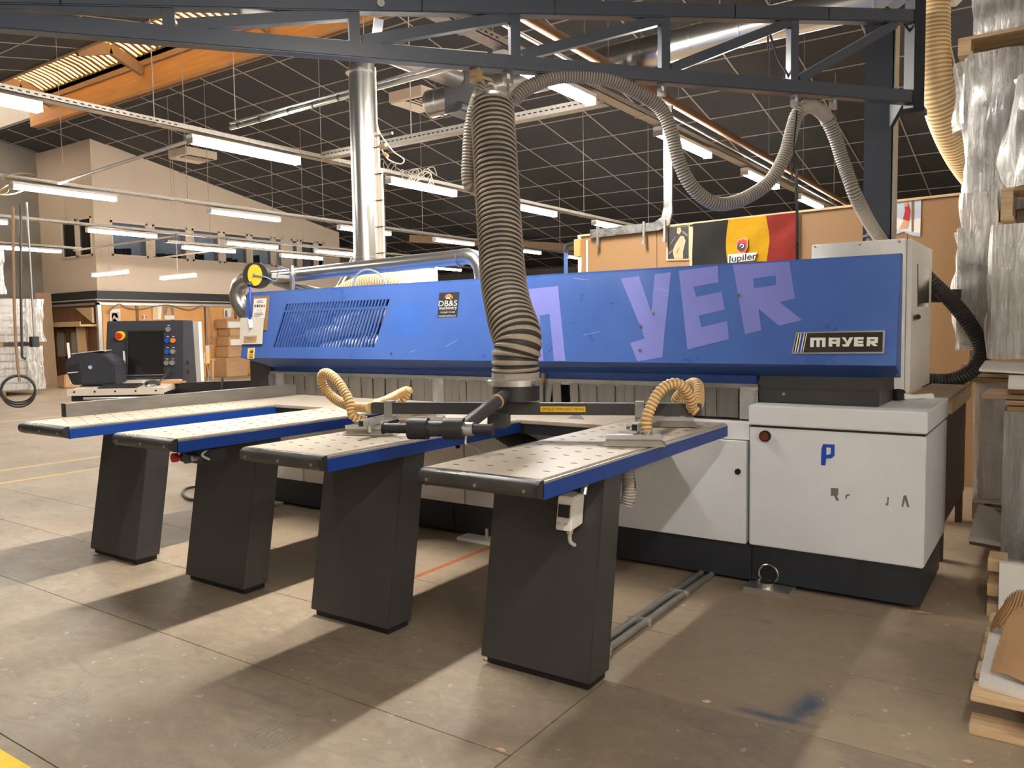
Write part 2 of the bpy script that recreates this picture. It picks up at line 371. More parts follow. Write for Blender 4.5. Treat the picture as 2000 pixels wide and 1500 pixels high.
# tiles of the stretch of ceiling over the machine and the office, row by row; the far rows are joined
FARROWS = {-7: (-14, 4), -6: (-14, 6), -5: (-11, 7), -4: (-11, 7)}
far = B(); g = .014
for j in range(-7, 8):
    a, c = FARROWS.get(j, (-11, 8))
    for i in range(a, c+1):
        x0 = X0+1.2*i; y0 = Y0+PY*j
        if x0 < -21.3 and y0 > 9.4: continue
        if j < 5: tile_part(*((x0, 8.60, 1, .612) if j == -7 else (x0, y0, 1))); continue
        y1 = y0+PY; far.prism([(x0+g, y0+g, zc(y0)), (x0+1.2-g, y0+g, zc(y0)), (x0+1.2-g, y1-g, zc(y1)), (x0+g, y1-g, zc(y1))], (0,0,.03))
part('ceiling_tile', far, TILE, ceiling, kind='stuff')
for j, (a, c) in enumerate([(-14, 1), (-14, 0), (-11, -1), (-7, -2), (-3, -2)]):
    for i in range(a, c+1): tile_part(X0+1.2*i, 6.93-PY*(j+1), -1)
gr = B()
for i in range(-14, 13):
    x = X0+1.2*i
    if x < 7: gr.beam((x, 8.6, zc(8.6)), (x, 25.9, zc(25.9)), .026, .02)
    if -24.4 < x < 3: gr.beam((x, -9, zc(-9)), (x, 6.93, zc(6.93)), .03, .02)
for j in range(-6, 9):
    y = Y0+PY*j
    if 8.6 < y < 25.9: gr.beam((-24.5, y, zc(y)-.002), (7, y, zc(y)-.002), .026, .02)
for j in range(0, 13):
    y = 6.93-PY*j; gr.beam((-24.5, y, zc(y)-.002), (7, y, zc(y)-.002), .026, .02)
part('ceiling_bar', gr, TBAR, ceiling, kind='stuff')
# skylight: corrugated translucent sheets on both sides of the ridge, timber beams, rafters
sky = struct('window_1', B().box(-21.6, -9.4, 8.36, 8.46, 7.62, 7.84).box(-21.6, -9.4, 6.86, 6.96, 7.62, 7.84), TILE, 'ridge skylight of ribbed amber roof sheets')
def sheet(x0, x1, name='roof_sheet'):
    b = B(); n = int((x1-x0)/.055); rows = []
    prof = [(6.9, 7.72), (7.15, 7.86), (7.45, 7.95), (7.75, 7.97), (8.05, 7.90), (8.40, 7.74)]
    for k in range(n+1):
        x = x0+(x1-x0)*k/n; a = .028*math.cos(k*math.pi/2)
        rows.append([(x, y, z+a) for y, z in prof])
    for r in rows: b.v += r
    p = len(prof)
    for k in range(n):
        for q in range(p-1): b.f.append((k*p+q, (k+1)*p+q, (k+1)*p+q+1, k*p+q+1))
    part(name, b, SHEET, sky, smooth=True)
for k in range(11): sheet(-21.6+k*1.11, -21.6+(k+1)*1.11)
# dark sheet laps and dirt-filled battens lying on the sheets
for k in range(62):
    x = -21.5+k*.196
    b = B(); prof = [(6.9, 7.69), (7.15, 7.83), (7.45, 7.92), (7.75, 7.94), (8.05, 7.87), (8.40, 7.71)]
    ww = .028+.024*random.random()
    for q in range(5): b.beam((x, prof[q][0], prof[q][1]), (x, prof[q+1][0], prof[q+1][1]), ww*2, .02)
    part('batten', b, WOODD, sky)
tr = struct('trim_1', B().box(-21.4, -3., 8.40, 8.56, 6.98, 7.62), GLULAM, 'orange lit timber beam along the skylight')
part('ledge', B().box(-21.4, -3., 8.56, 8.60, 6.94, 7.0), WOODD, tr)
part('kerb_board', B().box(-21.4, -9.4, 8.36, 8.41, 7.50, 7.72), WOODD, tr)
struct('trim_2', B().box(-21.4, -9.4, 6.88, 6.96, 7.44, 7.70), WOODD, 'dark board on the near side of the skylight')
for x in (-20.2, -16., -11.6):
    b = B().beam((x, 6.9, 7.46), (x, 7.65, 7.70), .10, .24).beam((x, 7.65, 7.70), (x, 8.40, 7.40), .10, .24)
    part('rafter', b, WOODD, tr)

# ------------------------------------------------------------------ office block at the far left
OX = -21.355; OY = 9.95
def wall_with_holes(x_or_y, a0, a1, z0, ztop, holes, axis, th):
    # wall strip in the a-z plane with rectangular holes (all holes share z range)
    b = B(); hz0 = min(h[2] for h in holes); hz1 = max(h[3] for h in holes)
    def slab(p0, p1, q0, q1, top0=None, top1=None):
        t0 = q1 if top0 is None else top0; t1 = q1 if top1 is None else top1
        if axis == 'x': b.prism([(x_or_y, p0, q0), (x_or_y, p1, q0), (x_or_y, p1, t1), (x_or_y, p0, t0)], (-th,0,0))
        else: b.prism([(p0, x_or_y, q0), (p1, x_or_y, q0), (p1, x_or_y, t1), (p0, x_or_y, t0)], (0,th,0))
    slab(a0, a1, z0, hz0); slab(a0, a1, hz1, 0, ztop(a0), ztop(a1))
    e = a0
    for h in sorted(holes): slab(e, h[0], hz0, hz1); e = h[1]
    slab(e, a1, hz0, hz1); return b
ZW0, ZW1 = 3.70, 4.72
wins = [(10.42, 11.55), (11.72, 12.88), (13.05, 14.05), (14.2, 15.15), (15.28, 16.15), (16.26, 16.6), (17.0, 17.32), (17.42, 18.1), (18.2, 18.55)]
struct('wall_office', wall_with_holes(OX, OY+.121, 19.21, 2.68, lambda a: zc(a)+.02, [(a, c, ZW0, ZW1) for a, c in wins], 'x', .12), CREAM, 'cream upper office wall with a row of windows')
swins = [(-23.22, -22.35), (-22.25, -21.5)]
struct('wall_office_side', wall_with_holes(OY, -24.5, OX, 2.68, lambda a: zc(OY)+.02, [(a, c, 3.68, 4.80) for a, c in swins], 'y', .12), CREAM)
struct('wall_office_end', B().box(-24.5, OX, 19.21, 19.33, 0, 5.2), CREAM)
wn = [2]
def window(a0, a1, z0, z1, axis):
    n = 'window_%d' % wn[0]; wn[0] += 1; f = .055
    def bx(p0, p1, q0, q1, d0, d1):
        return (OX-d1, OX-d0, p0, p1, q0, q1) if axis == 'x' else (p0, p1, OY+d0, OY+d1, q0, q1)
    b = B()
    for t in ((a0, a0+f, z0, z1), (a1-f, a1, z0, z1), (a0, a1, z0, z0+f), (a0, a1, z1-f, z1)): b.box(*bx(*t, -.025, .06))
    o = struct(n, b, CREAMF)
    part('pane', B().box(*bx(a0+f, a1-f, z0+f, z1-f, .02, .03)), GLASS, o)
    part('blind', B().box(*bx(a0+f+(a1-a0-2*f)*.86, a1-f, z0+f, z1-f, .05, .06)), BOARDG, o)
for a, c in wins: window(a, c, ZW0, ZW1, 'x')
for a, c in swins: window(a, c, 3.68, 4.80, 'y')
struct('floor_office', B().box(-24.5, OX-.02, OY+.13, 19.2, 2.55, 2.68), WOODD)
struct('wall_office_inner', B().box(-23.4, -23.3, OY+.2, 19.2, 2.68, 5.2), mat('pale office wall', (.62, .62, .64), .7))
ol = empty('office_fill_lamp', (-22.2, 14.5, 5.1), 'dim fill lamp added inside the office above its window heads', 'lamp')  # hidden lamp added to lift the dark interior behind the office panes
for y in (11.0, 14.0, 17.0):
    part('fill_panel', B().box(-22.4, -22.1, y, y+1.2, 5.06, 5.08), emis('dim office fill light', (.9, .95, 1.0), 8.0), ol)
# shelves and clutter seen dimly through the office panes
for k, (y, z, h, ln) in enumerate([(10.6, 3.72, .30, .8), (12.2, 3.74, .22, .9), (13.2, 3.72, .34, .7), (14.5, 3.72, .26, .7), (15.6, 3.72, .42, .5)]):
    sh = B().box(-22.3, -21.9, y, y+ln, z-.04, z)
    for q in range(6): sh.box(-22.25, -21.95, y+.03+q*ln/6.3, y+.03+q*ln/6.3+ln/8, z, z+h*(.7+.3*random.random()))
    solo('binder_shelf', sh.box(-22.3, -21.9, y, y+.04, 2.68, z).box(-22.3, -21.9, y+ln-.04, y+ln, 2.68, z), DARK,
         ['shelf of dark binders behind the first office pane from the corner', 'low shelf behind the second office pane from the corner', 'shelf with tall files behind the third office pane', 'shelf of files behind the fourth office pane', 'tall file shelf behind the fifth office pane'][k], 'shelf')
struct('trim_3', B().box(-24.5, OX-.1, OY-.06, OY+.1, 2.36, 2.68).box(OX-.1, OX+.06, OY-.06, 19.25, 2.36, 2.68), DARK, 'dark brown band round the office floor edge')
t4 = struct('trim_4', B().box(-24.5, OX+.08, OY-.08, OY, 2.27, 2.34).box(OX, OX+.08, OY-.08, 19.2, 2.27, 2.34), ALU, 'grey cable duct under the dark band')
part('cable_pipe', B().tube([(-24.5, OY-.1, 2.42), (OX+.1, OY-.1, 2.42)], .02, 8, raw=True).tube([(OX+.1, OY-.1, 2.42), (OX+.1, 19.2, 2.42)], .02, 8, raw=True), BOARDG, t4)
struct('wall_store', B().box(OX-.1, OX, OY, 19.2, 0, 2.36), CHIPO, 'orange board wall below the office')
for k in range(1, 8): struct('trim_%d' % (10+k), B().box(OX-.02, OX+.03, OY+1.15*k-.04, OY+1.15*k+.04, 0, 2.27), CHIPD)
struct('wall_store_side', B().box(-24.5, OX, OY, OY+.1, 0, 2.36), CHIPD)
part('post', B().box(OX-.05, OX+.05, OY-.05, OY+.06, 0, 2.36), ALU, t4)
dr = struct('door_1', B().box(-24.1, -22.0, OY-.06, OY, 0, 1.62), CHIPD, 'brown double door with glazed leaves')
for x0, x1 in ((-23.72, -23.0), (-22.9, -22.2)):
    d = part('door_leaf', B().box(x0, x1, OY-.10, OY-.06, .02, 1.60), CHIPD, dr)
    part('pane', B().box(x0+.14, x1-.14, OY-.11, OY-.10, .78, 1.50), BOARDG, d)
    for t in ((x0+.1, x0+.15, .74, 1.54), (x1-.15, x1-.1, .74, 1.54), (x0+.1, x1-.1, .74, .79), (x0+.1, x1-.1, 1.49, 1.54)): part('bead', B().box(t[0], t[1], OY-.125, OY-.10, t[2], t[3]), WOODD, d)
solo('shelf_board', B().box(-24.3, OX-.1, OY-.5, OY-.02, 1.66, 1.72).prism([(-22.4, OY-.12, 2.2), (-21.5, OY-.12, 2.2), (-21.5, OY-.12, 1.76)], (0,.06,0)).box(-24.3, OX-.1, OY-.5, OY-.47, 1.72, 1.80), WOOD, 'wide pale wooden shelf above the brown glazed door', 'shelf')

# ------------------------------------------------------------------ chipboard partition behind the machine
YP = 5.5
pa = struct('wall_partition', B().box(-2.93, 3.6, YP+.02, YP+.10, 0, 2.40), CHIP)
for k, (a, c) in enumerate([(-2.944, -2.05), (-2.045, -1.68), (-1.64, -.60), (-.595, .30), (.305, 1.5), (1.505, 3.6)]):
    part('panel', B().box(a, c, YP, YP+.02, 0, 2.405+.016*(a+2.94)/1.0), CHIP, pa)
part('post', B().box(-1.68, -1.64, YP-.03, YP, 0, 2.40), WOOD, pa)
part('top_rail', B().prism([(-2.95, YP-.03, 2.40), (3.6, YP-.03, 2.51), (3.6, YP-.03, 2.53), (-2.95, YP-.03, 2.42)], (0,.14,0)), WOOD, pa)
part('end_strip', B().box(-2.975, -2.94, YP-.02, YP+.10, 0, 2.42), WHITE, pa)
part('conduit', B().cyl((-2.86, YP-.02, 1.2), (-2.86, YP-.02, 2.36), .012, 8), WHITE, pa)

# ------------------------------------------------------------------ panel saw: body, hood, curtain
HU = V((0, .09, .54)).normalized(); HN = V((1,0,0)).cross(HU); HO = V((0, 2.05, 1.2))   # hood face: origin, up, outward (towards -Y)
def hp(u, v, off=0.): return HO+V((u,0,0))+HU*v+HN*off
HL, HR, HV = -4.31, .765, .5475
saw = empty('panel_saw', (-1.8, 2.4, 0), 'long blue hooded panel saw on a dark plinth behind the four tables', 'saw')
# hood shell without its front, then front face with a slotted vent
b = B()
prof = [(2.14, 1.74), (2.95, 1.74), (2.95, 1.14), (2.17, 1.135)]
n = len(prof); L_ = [(HL, y, z) for y, z in prof]; R_ = [(HR, y, z) for y, z in prof]
b.prism([(HL, 2.143, 1.737), (HL, 2.95, 1.737), (HL, 2.95, 1.752), (HL, 2.143, 1.752)], (4.40,0,0)).prism([(.09, 2.143, 1.737), (.09, 2.20, 1.737), (.09, 2.20, 1.75), (.09, 2.143, 1.75)], (HR-.09,0,0))
b.prism([(HL, 2.055, 1.203), (HL, 2.145, 1.74), (HL, 2.95, 1.74), (HL, 2.95, 1.20)], (.012,0,0)); b.prism([(HR, 2.055, 1.203), (HR, 2.145, 1.74), (HR, 2.20, 1.74), (HR, 2.20, 1.135), (HR, 2.15, 1.135)], (-.012,0,0)); b.prism([(.09, 2.18, 1.135), (.09, 2.18, 1.74), (.09, 2.95, 1.74), (.09, 2.95, 1.135)], (-.012,0,0)); b.box(.09, HR-.012, 2.19, 2.20, 1.135, 1.74)
b.box(HL+.02, .08, 2.94, 2.95, 1.14, 1.74)
part('hood', b, HOOD, saw)
b = B()
b.prism([hp(-4.24, 0), hp(HR, 0), (HR, 2.155, 1.135), (-4.0, 2.155, 1.110)], (0,.02,0)).prism([hp(HL, .0), hp(-4.24, 0), (-4.0, 2.155, 1.11), (-4.18, 2.155, 1.15)], (0,.02,0))
b.box(-4.0, .05, 2.15, 2.22, 1.085, 1.13)
part('hood_lip', b, HOODD, saw)
VX0, VX1, V0, V1 = (-3.792, 0.448)[0], (-2.644, 0.443)[0], (-3.905, 0.09)[1], (-3.792, 0.448)[1]     # vent field, slanted slots
SL = (-3.792, 0.448)[0]-(-3.905, 0.09)[0]
def face(bb, u0, u1, v0, v1, sl0=0., sl1=0.):
    bb.prism([hp(u0, v0), hp(u1, v0), hp(u1+sl1, v1), hp(u0+sl0, v1)], -HN*.012)
b = B(); ub0 = VX0-SL; ub1 = VX1-SL
b.prism([hp(HL, 0), hp(ub0, 0), hp(ub0, V0), hp(VX0, V1), hp(VX0, HV), hp(HL, HV)], -HN*.012)
b.prism([hp(ub1, 0), hp(HR, 0), hp(HR, HV), hp(VX1, HV), hp(VX1, V1), hp(ub1, V0)], -HN*.012)
face(b, ub0, ub1, 0, V0); face(b, VX0, VX1, V1, HV)
part('front_cover', b, HOOD, saw)
NS = 34; pit = (VX1-VX0)/NS
b = B()
vm = V0+(V1-V0)*.83
for k in range(1, NS): face(b, ub0+pit*(k-.22), ub0+pit*(k+.22), V0, V1, SL, SL)
face(b, ub0+SL*.83, ub1+SL*.83, vm-.008, vm+.008, SL*.03, SL*.03)
vg = part('vent_grille', b, HOOD, saw)
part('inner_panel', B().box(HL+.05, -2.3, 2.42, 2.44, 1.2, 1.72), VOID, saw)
b = B()
for k, (x, z, r) in enumerate([(-3.45, 1.60, .06), (-3.3, 1.42, .05), (-3.15, 1.30, .05), (-2.95, 1.52, .06), (-2.85, 1.33, .04)]): b.tube([(x-.35, 2.25, z-.04), (x, 2.22, z), (x+.30, 2.25, z+.03)], r, 10, pitch=.03, amp=.12)
part('foil_hose', b, mat('bright foil', (.9, .9, .88), .35, .4), saw, smooth=True)
b = B()
for z in (1.36, 1.5): b.tube([(-3.9, 2.25, z), (-3.3, 2.26, z+.06), (-2.6, 2.25, z-.03)], .008, 6)
part('cable', b, BOARDG, saw)
# faded ghost letters, scratches
def decal(name, pts, m, off=.0012, label=None):
    b = B(); b.v = [tuple(hp(u, v, off)) for u, v in pts]; b.f = [tuple(range(len(pts)))]
    return part(name, b, m, saw, label)
decal('faded_letter', [(-1.452, 0.469), (-1.202, 0.48), (-1.106, 0.004), (-1.19, 0.003), (-1.25, 0.305), (-1.324, 0.293), (-1.267, 0.003), (-1.357, 0.002)], GHOST, label='lilac ghost of the letter M')
decal('faded_letter', [(-0.764, 0.507), (-0.645, 0.515), (-0.549, 0.296), (-0.544, 0.522), (-0.444, 0.528), (-0.445, 0.485), (-0.463, 0.032), (-0.617, 0.006), (-0.672, 0.115), (-0.58, 0.142), (-0.609, 0.206)], GHOST, label='lilac ghost of the letter Y')
decal('faded_letter', [(-0.395, 0.533), (-0.165, 0.55), (-0.152, 0.456), (-0.299, 0.435), (-0.28, 0.377), (-0.135, 0.401), (-0.109, 0.299), (-0.258, 0.27), (-0.238, 0.204), (-0.093, 0.236), (-0.076, 0.136), (-0.312, 0.076)], GHOST, label='lilac ghost of the letter E')
decal('faded_letter', [(-0.079, 0.55), (0.226, 0.549), (0.267, 0.349), (0.188, 0.333), (0.309, 0.234), (0.191, 0.206), (0.077, 0.3), (0.099, 0.183), (0.011, 0.161)], GHOST, label='lilac ghost of the letter R')
decal('faded_letter_hole', [(0.038, 0.467), (0.156, 0.478), (0.163, 0.426), (0.047, 0.413)], HOOD, .0018)
PATCH = mat('cleaner blue enamel', (.048, .135, .46), .36, var=.06)
decal('cleaned_patch', [(-2.601, 0.385), (-2.295, 0.413), (-2.278, 0.174), (-2.606, 0.17)], PATCH, .0008)
SCR = mat('pale scratch', (.30, .38, .70), .5)
for a, c in (((-2.078, 0.094), (-1.979, 0.14)), ((-1.094, 0.526), (-0.983, 0.508)), ((-2.404, 0.054), (-2.347, 0.069)), ((-0.518, 0.44), (-0.453, 0.416)), ((-0.991, 0.164), (-0.886, 0.185)), ((-1.613, 0.22), (-1.526, 0.168))):
    part('scratch', B().beam(hp(*a, .0012), hp(*c, .0012), .003, .0008, up=HN), SCR, saw)
sc_ = [(-0.613, 0.215), (-0.606, 0.073), (-0.54, 0.293), (-0.036, 0.377), (-2.576, 0.045)]
for u, v in sc_: part('cover_screw', B().cyl(hp(u, v, 0), hp(u, v, .008), .009, 10), STEEL, saw)
# brand plate
def plate(pts, m, off, th=.002, name='plate', par=saw):
    b = B(); b.prism([hp(u, v, off) for u, v in pts], HN*th); return part(name, b, m, par)
bp = plate([(0.281, 0.17), (0.71, 0.174), (0.709, 0.059), (0.265, 0.055)], ALU, .0, .006, 'brand_plate')
plate([(0.288, 0.163), (0.701, 0.166), (0.703, 0.067), (0.274, 0.062)], mat('bronze plate', (.055, .042, .032), .25, .3, var=.2), .006, .001, 'plate_face', bp)
for x0, x1, m in ((1559.5, 1561.8, WHITE), (1564.5, 1566.5, WHITE), (1567, 1570.5, BLUEP), (1571, 1573, WHITE), (1575.5, 1577, WHITE)):
    du = (0.288, 0.163)[0]-(0.274, 0.062)[0]
    t = (x0-1557.2)/(1577-1557.2); t2 = (x1-1557.2)/(1577-1557.2)
    u0 = (0.288, 0.163)[0]+t*((0.339, 0.163)[0]-(0.288, 0.163)[0]); u1 = (0.288, 0.163)[0]+t2*((0.339, 0.163)[0]-(0.288, 0.163)[0])
    v1_ = (0.288, 0.163)[1]; v0_ = (0.274, 0.062)[1]
    plate([(u0, v1_), (u1, v1_), (u1-du, v0_), (u0-du, v0_)], m, .007, .001, 'stripe', bp)
plate([(0.357, 0.139), (0.432, 0.139), (0.434, 0.091), (0.417, 0.091), (0.416, 0.126), (0.404, 0.126), (0.405, 0.091), (0.39, 0.091), (0.388, 0.126), (0.375, 0.126), (0.376, 0.091), (0.358, 0.091)], WHITE, .007, .002, 'letter', bp)
plate([(0.448, 0.139), (0.503, 0.138), (0.502, 0.093), (0.486, 0.093), (0.486, 0.107), (0.466, 0.107), (0.467, 0.093), (0.449, 0.093)], WHITE, .007, .002, 'letter', bp)
plate([(0.51, 0.14), (0.527, 0.14), (0.538, 0.119), (0.548, 0.14), (0.566, 0.14), (0.545, 0.093), (0.52, 0.093), (0.512, 0.104), (0.528, 0.104), (0.532, 0.112)], WHITE, .007, .002, 'letter', bp)
plate([(0.57, 0.14), (0.614, 0.141), (0.614, 0.128), (0.587, 0.129), (0.587, 0.122), (0.613, 0.122), (0.613, 0.111), (0.588, 0.111), (0.588, 0.107), (0.614, 0.107), (0.615, 0.094), (0.57, 0.094)], WHITE, .007, .002, 'letter', bp)
plate([(0.629, 0.141), (0.68, 0.14), (0.68, 0.111), (0.665, 0.111), (0.681, 0.095), (0.662, 0.095), (0.645, 0.11), (0.645, 0.095), (0.629, 0.095)], WHITE, .007, .002, 'letter', bp)
HOLEM = MATS['bronze plate']
plate([(0.466, 0.127), (0.486, 0.126), (0.486, 0.12), (0.467, 0.12)], HOLEM, .009, .0006, 'letter_hole', bp)
plate([(0.644, 0.129), (0.664, 0.129), (0.665, 0.122), (0.644, 0.122)], HOLEM, .009, .0006, 'letter_hole', bp)
# dealer sticker
st = plate([(-2.174, 0.474), (-1.994, 0.474), (-1.996, 0.298), (-2.172, 0.298)], INK, .0, .001, 'dealer_sticker')
def htext(s, px, size, m, wmax, par): return text(s, size, hp(px[0], px[1], .0015), (1,0,0), HU, m, par, wmax=wmax)
htext('DB&S', (-2.088, 0.395), .055, WHITE, .165, st)
htext('machinery', (-2.084, 0.365), .032, WHITE, .16, st)
htext('+32 (0)51 70 1200', (-2.083, 0.334), .014, WHITE, .13, st)
htext('www.dbs-machinery.be', (-2.085, 0.309), .018, WHITE, .155, st)
plate([(-2.124, 0.433), (-2.108, 0.459), (-2.077, 0.465), (-2.052, 0.448), (-2.048, 0.426), (-2.07, 0.441), (-2.093, 0.446)], ORANGE, .001, .0005, 'emblem', st)
plate([(-2.109, 0.428), (-2.097, 0.442), (-2.074, 0.438), (-2.068, 0.423), (-2.087, 0.431)], WHITE, .0016, .0005, 'emblem', st)
# yellow hand warning sign
ws = plate([(-4.224, 0.081), (-4.134, 0.086), (-4.13, -0.007), (-4.22, -0.01)], WHITE, .0, .001, 'warning_sign')
plate([(-4.213, 0.077), (-4.143, 0.08), (-4.139, -0.004), (-4.209, -0.006)], YELLOW, .001, .0006, 'sign_face', ws)
for p4 in ([(-4.199, 0.029), (-4.149, 0.03), (-4.149, 0.026), (-4.199, 0.024)], [(-4.197, 0.016), (-4.147, 0.017), (-4.147, 0.013), (-4.197, 0.011)], [(-4.195, 0.003), (-4.145, 0.004), (-4.145, -0.0), (-4.195, -0.002)]): plate(p4, INK, .0016, .0004, 'sign_line', ws)
plate([(-4.191, 0.042), (-4.184, 0.064), (-4.169, 0.055), (-4.155, 0.068), (-4.154, 0.04)], INK, .0016, .0004, 'hand_symbol', ws)
# pressure beam and strip curtain, rear table
part('pressure_beam', B().box(-4.05, .06, 2.20, 2.55, 1.055, 1.13).cyl((-4.05, 2.21, 1.085), (.06, 2.21, 1.085), .022, 12), STEELD, saw)
part('curtain_rail', B().box(-4.05, .06, 2.135, 2.165, 1.05, 1.085), STEELD, saw)
sb = None
for k in range(64):
    x = -4.03+k*.0638
    if 44 < k < 46: continue
    if sb is None:
        sb = part('curtain_strip', B().box(-.031, .031, -.002, .002, -.165, 0), STRIP, None); o = sb; sb.parent = saw
    else: o = sb.copy(); COL.objects.link(o); o.parent = saw
    o.location = V((x, 2.13+.006*(k % 2), 1.06))-ROOT['panel_saw']; o.rotation_euler = (random.uniform(-.02,.05), random.uniform(-.02,.02) if k not in (40, 43) else .16, random.uniform(-.12,.12))
for x in (-3.9, -2.2, .02): part('clear_strip', B().box(x-.05, x+.05, 2.12, 2.122, .89, 1.07), FILMH, saw)
part('curtain_hook', B().box(-1.32, -1.31, 2.12, 2.126, .90, 1.08), BLACK, saw); part('curtain_hook', B().box(-1.325, -1.305, 2.11, 2.13, 1.06, 1.12), COPPER, saw)
part('dark_interior_box', B().box(-4.05, .06, 2.28, 2.50, .90, 1.06), VOID, saw)  # near-black box standing in for the shaded interior behind the curtain
part('wood_strip', B().box(-4.05, .06, 2.17, 2.19, .90, .925), CHIP, saw)
part('rear_table', B().box(-4.05, -.53, 1.47, 2.2, .878, .899), TABLE, saw, bevel=.003)
part('rear_table_edge', B().box(-4.05, -.53, 1.475, 1.50, .82, .878), PLINTH, saw)
part('upper_body', B().box(-4.3, .055, 2.02, 2.8, .79, .878), PANEL, saw)
b = B().box(-4.3, .055, 2.06, 2.8, .225, .79); part('lower_body', b, VOID, saw)
for k, (a, c) in enumerate([(-4.30, -3.50), (-3.495, -2.66), (-2.655, -1.88), (-1.875, -.93), (-.925, .050)]):
    d = part('door_panel', B().box(a+.003, c-.003, 1.99, 2.06, .226, .785), PANEL if k > 2 else PANELW, saw, bevel=.003)  # left doors lighter and warmer: the beige light on them is in the colour
    part('door_lock', B().cyl((c-.045, 1.993, .62), (c-.045, 1.980, .62), .016, 14).cyl((c-.045, 1.981, .62), (c-.045, 1.978, .62), .009, 10), BLACK, d)
part('plinth', B().box(-4.3, .07, 2.02, 2.75, .025, .225).box(-2.6, -2.0, 2.015, 2.02, .03, .2), PLINTH, saw)
for x in (-3.95, -1.72): 
    f_ = part('machine_foot', B().box(x-.16, x+.16, 1.90, 2.02, .0, .022), PANELW, saw); part('foot_bolt', B().cyl((x+.04, 1.97, .022), (x+.04, 1.97, .09), .012, 8), STEEL, f_)
# right end body
b = B().box(.064, .910, 1.996, 2.83, .226, .868); part('end_body', b, PANEL, saw, bevel=.006)
part('end_lid', B().box(.061, .916, 1.988, 2.836, .878, .984), PANEL, saw, bevel=.006)
part('lid_gap', B().box(.07, .905, 2.0, 2.82, .866, .880), BLACK, saw)
part('end_plinth', B().box(.075, .895, 2.02, 2.75, .03, .226), PLINTH, saw)
part('plinth_hole', B().cyl((.165, 2.021, .075), (.165, 2.017, .075), .045, 18), BLACK, saw)
f_ = part('machine_foot', B().box(.065, .30, 1.90, 2.05, .0, .022), ALU, saw); part('foot_pad', B().cyl((.165, 1.96, .022), (.165, 1.96, .05), .05, 16), STEEL, f_)
part('plinth_ring', B().tube([(.165+.05*math.cos(a), 2.012, .075+.05*math.sin(a)) for a in [k*math.pi/6 for k in range(12)]], .006, 6, closed=True), STEEL, saw)
rb = part('indicator', B().cyl((.150, 1.996, .822), (.150, 1.980, .822), .030, 20), BLACK, saw)
part('indicator_lens', B().cyl((.150, 1.981, .822), (.150, 1.972, .822), .022, 18), mat('dim amber lens', (.16, .035, .012), .3), rb)
def cab(name, pts, m, label=None):
    b = B(); b.v = [(p[0], 1.9945, p[2]) for p in pts]; b.f = [tuple(range(len(pts)))]; return part(name, b, m, saw, label)
cab('printed_letter', [(0.442, 1.994, 0.799), (0.498, 1.994, 0.801), (0.498, 1.994, 0.744), (0.484, 1.994, 0.73), (0.458, 1.994, 0.726), (0.455, 1.994, 0.691), (0.433, 1.994, 0.69), (0.434, 1.994, 0.774)], BLUEP, 'blue letter P')
q = cab('printed_letter_hole', [(0.459, 1.994, 0.783), (0.48, 1.994, 0.783), (0.48, 1.994, 0.751), (0.459, 1.994, 0.745)], PANEL)
for v in q.data.vertices: v.co.y -= .0012
cab('letter_fragment', [(0.482, 1.994, 0.578), (0.519, 1.994, 0.579), (0.518, 1.994, 0.547), (0.511, 1.994, 0.538), (0.523, 1.994, 0.517), (0.51, 1.994, 0.515), (0.498, 1.994, 0.54), (0.483, 1.994, 0.535)], GREYP, 'remains of a grey letter R')
cab('letter_fragment', [(0.555, 1.994, 0.551), (0.574, 1.994, 0.556), (0.572, 1.994, 0.548), (0.562, 1.994, 0.544), (0.558, 1.994, 0.528), (0.552, 1.994, 0.53)], GREYP)
cab('letter_fragment', [(0.746, 1.994, 0.561), (0.753, 1.994, 0.559), (0.751, 1.994, 0.519), (0.739, 1.994, 0.517), (0.739, 1.994, 0.527), (0.745, 1.994, 0.528)], GREYP)
cab('letter_fragment', [(0.818, 1.994, 0.574), (0.829, 1.994, 0.578), (0.844, 1.994, 0.522), (0.835, 1.994, 0.518), (0.824, 1.994, 0.557), (0.817, 1.994, 0.519), (0.809, 1.994, 0.518)], GREYP, 'remains of a grey letter A')
cab('torn_film', [(0.746, 1.994, 0.51), (0.758, 1.994, 0.522), (0.776, 1.994, 0.491), (0.758, 1.994, 0.492)], WHITE)
# dark block between hood and end body; left supports
b = B().box(.066, .672, 2.16, 2.6, .984, 1.15).box(.064, .674, 2.152, 2.6, .986, 1.062)
part('slide_block', b, LEGM, saw, bevel=.004); part('block_bolt', B().cyl((.20, 2.152, 1.035), (.20, 2.146, 1.035), .008, 10), STEEL, saw)
part('left_support', B().box(-4.42, -4.20, 2.22, 2.6, .90, 1.17).box(-4.17, -4.08, 2.16, 2.4, .90, 1.13), LEGM, saw, bevel=.006)
part('left_body', B().box(-4.75, -4.31, 2.1, 2.8, .10, .85), PANELW, saw)
# flexible extraction hoses under the tables
for pts in ([(-1.28, 2.02, .62), (-1.30, 1.85, .70), (-1.36, 1.70, .80), (-1.40, 1.60, .87)], [(-.75, 2.02, .70), (-.78, 1.86, .74), (-.80, 1.72, .80), (-.80, 1.62, .87)]):
    part('extraction_hose', B().tube(pts, .06, 14, pitch=.026, amp=.10, two=True), [HOSEBD, HOSEB], saw, smooth=True)

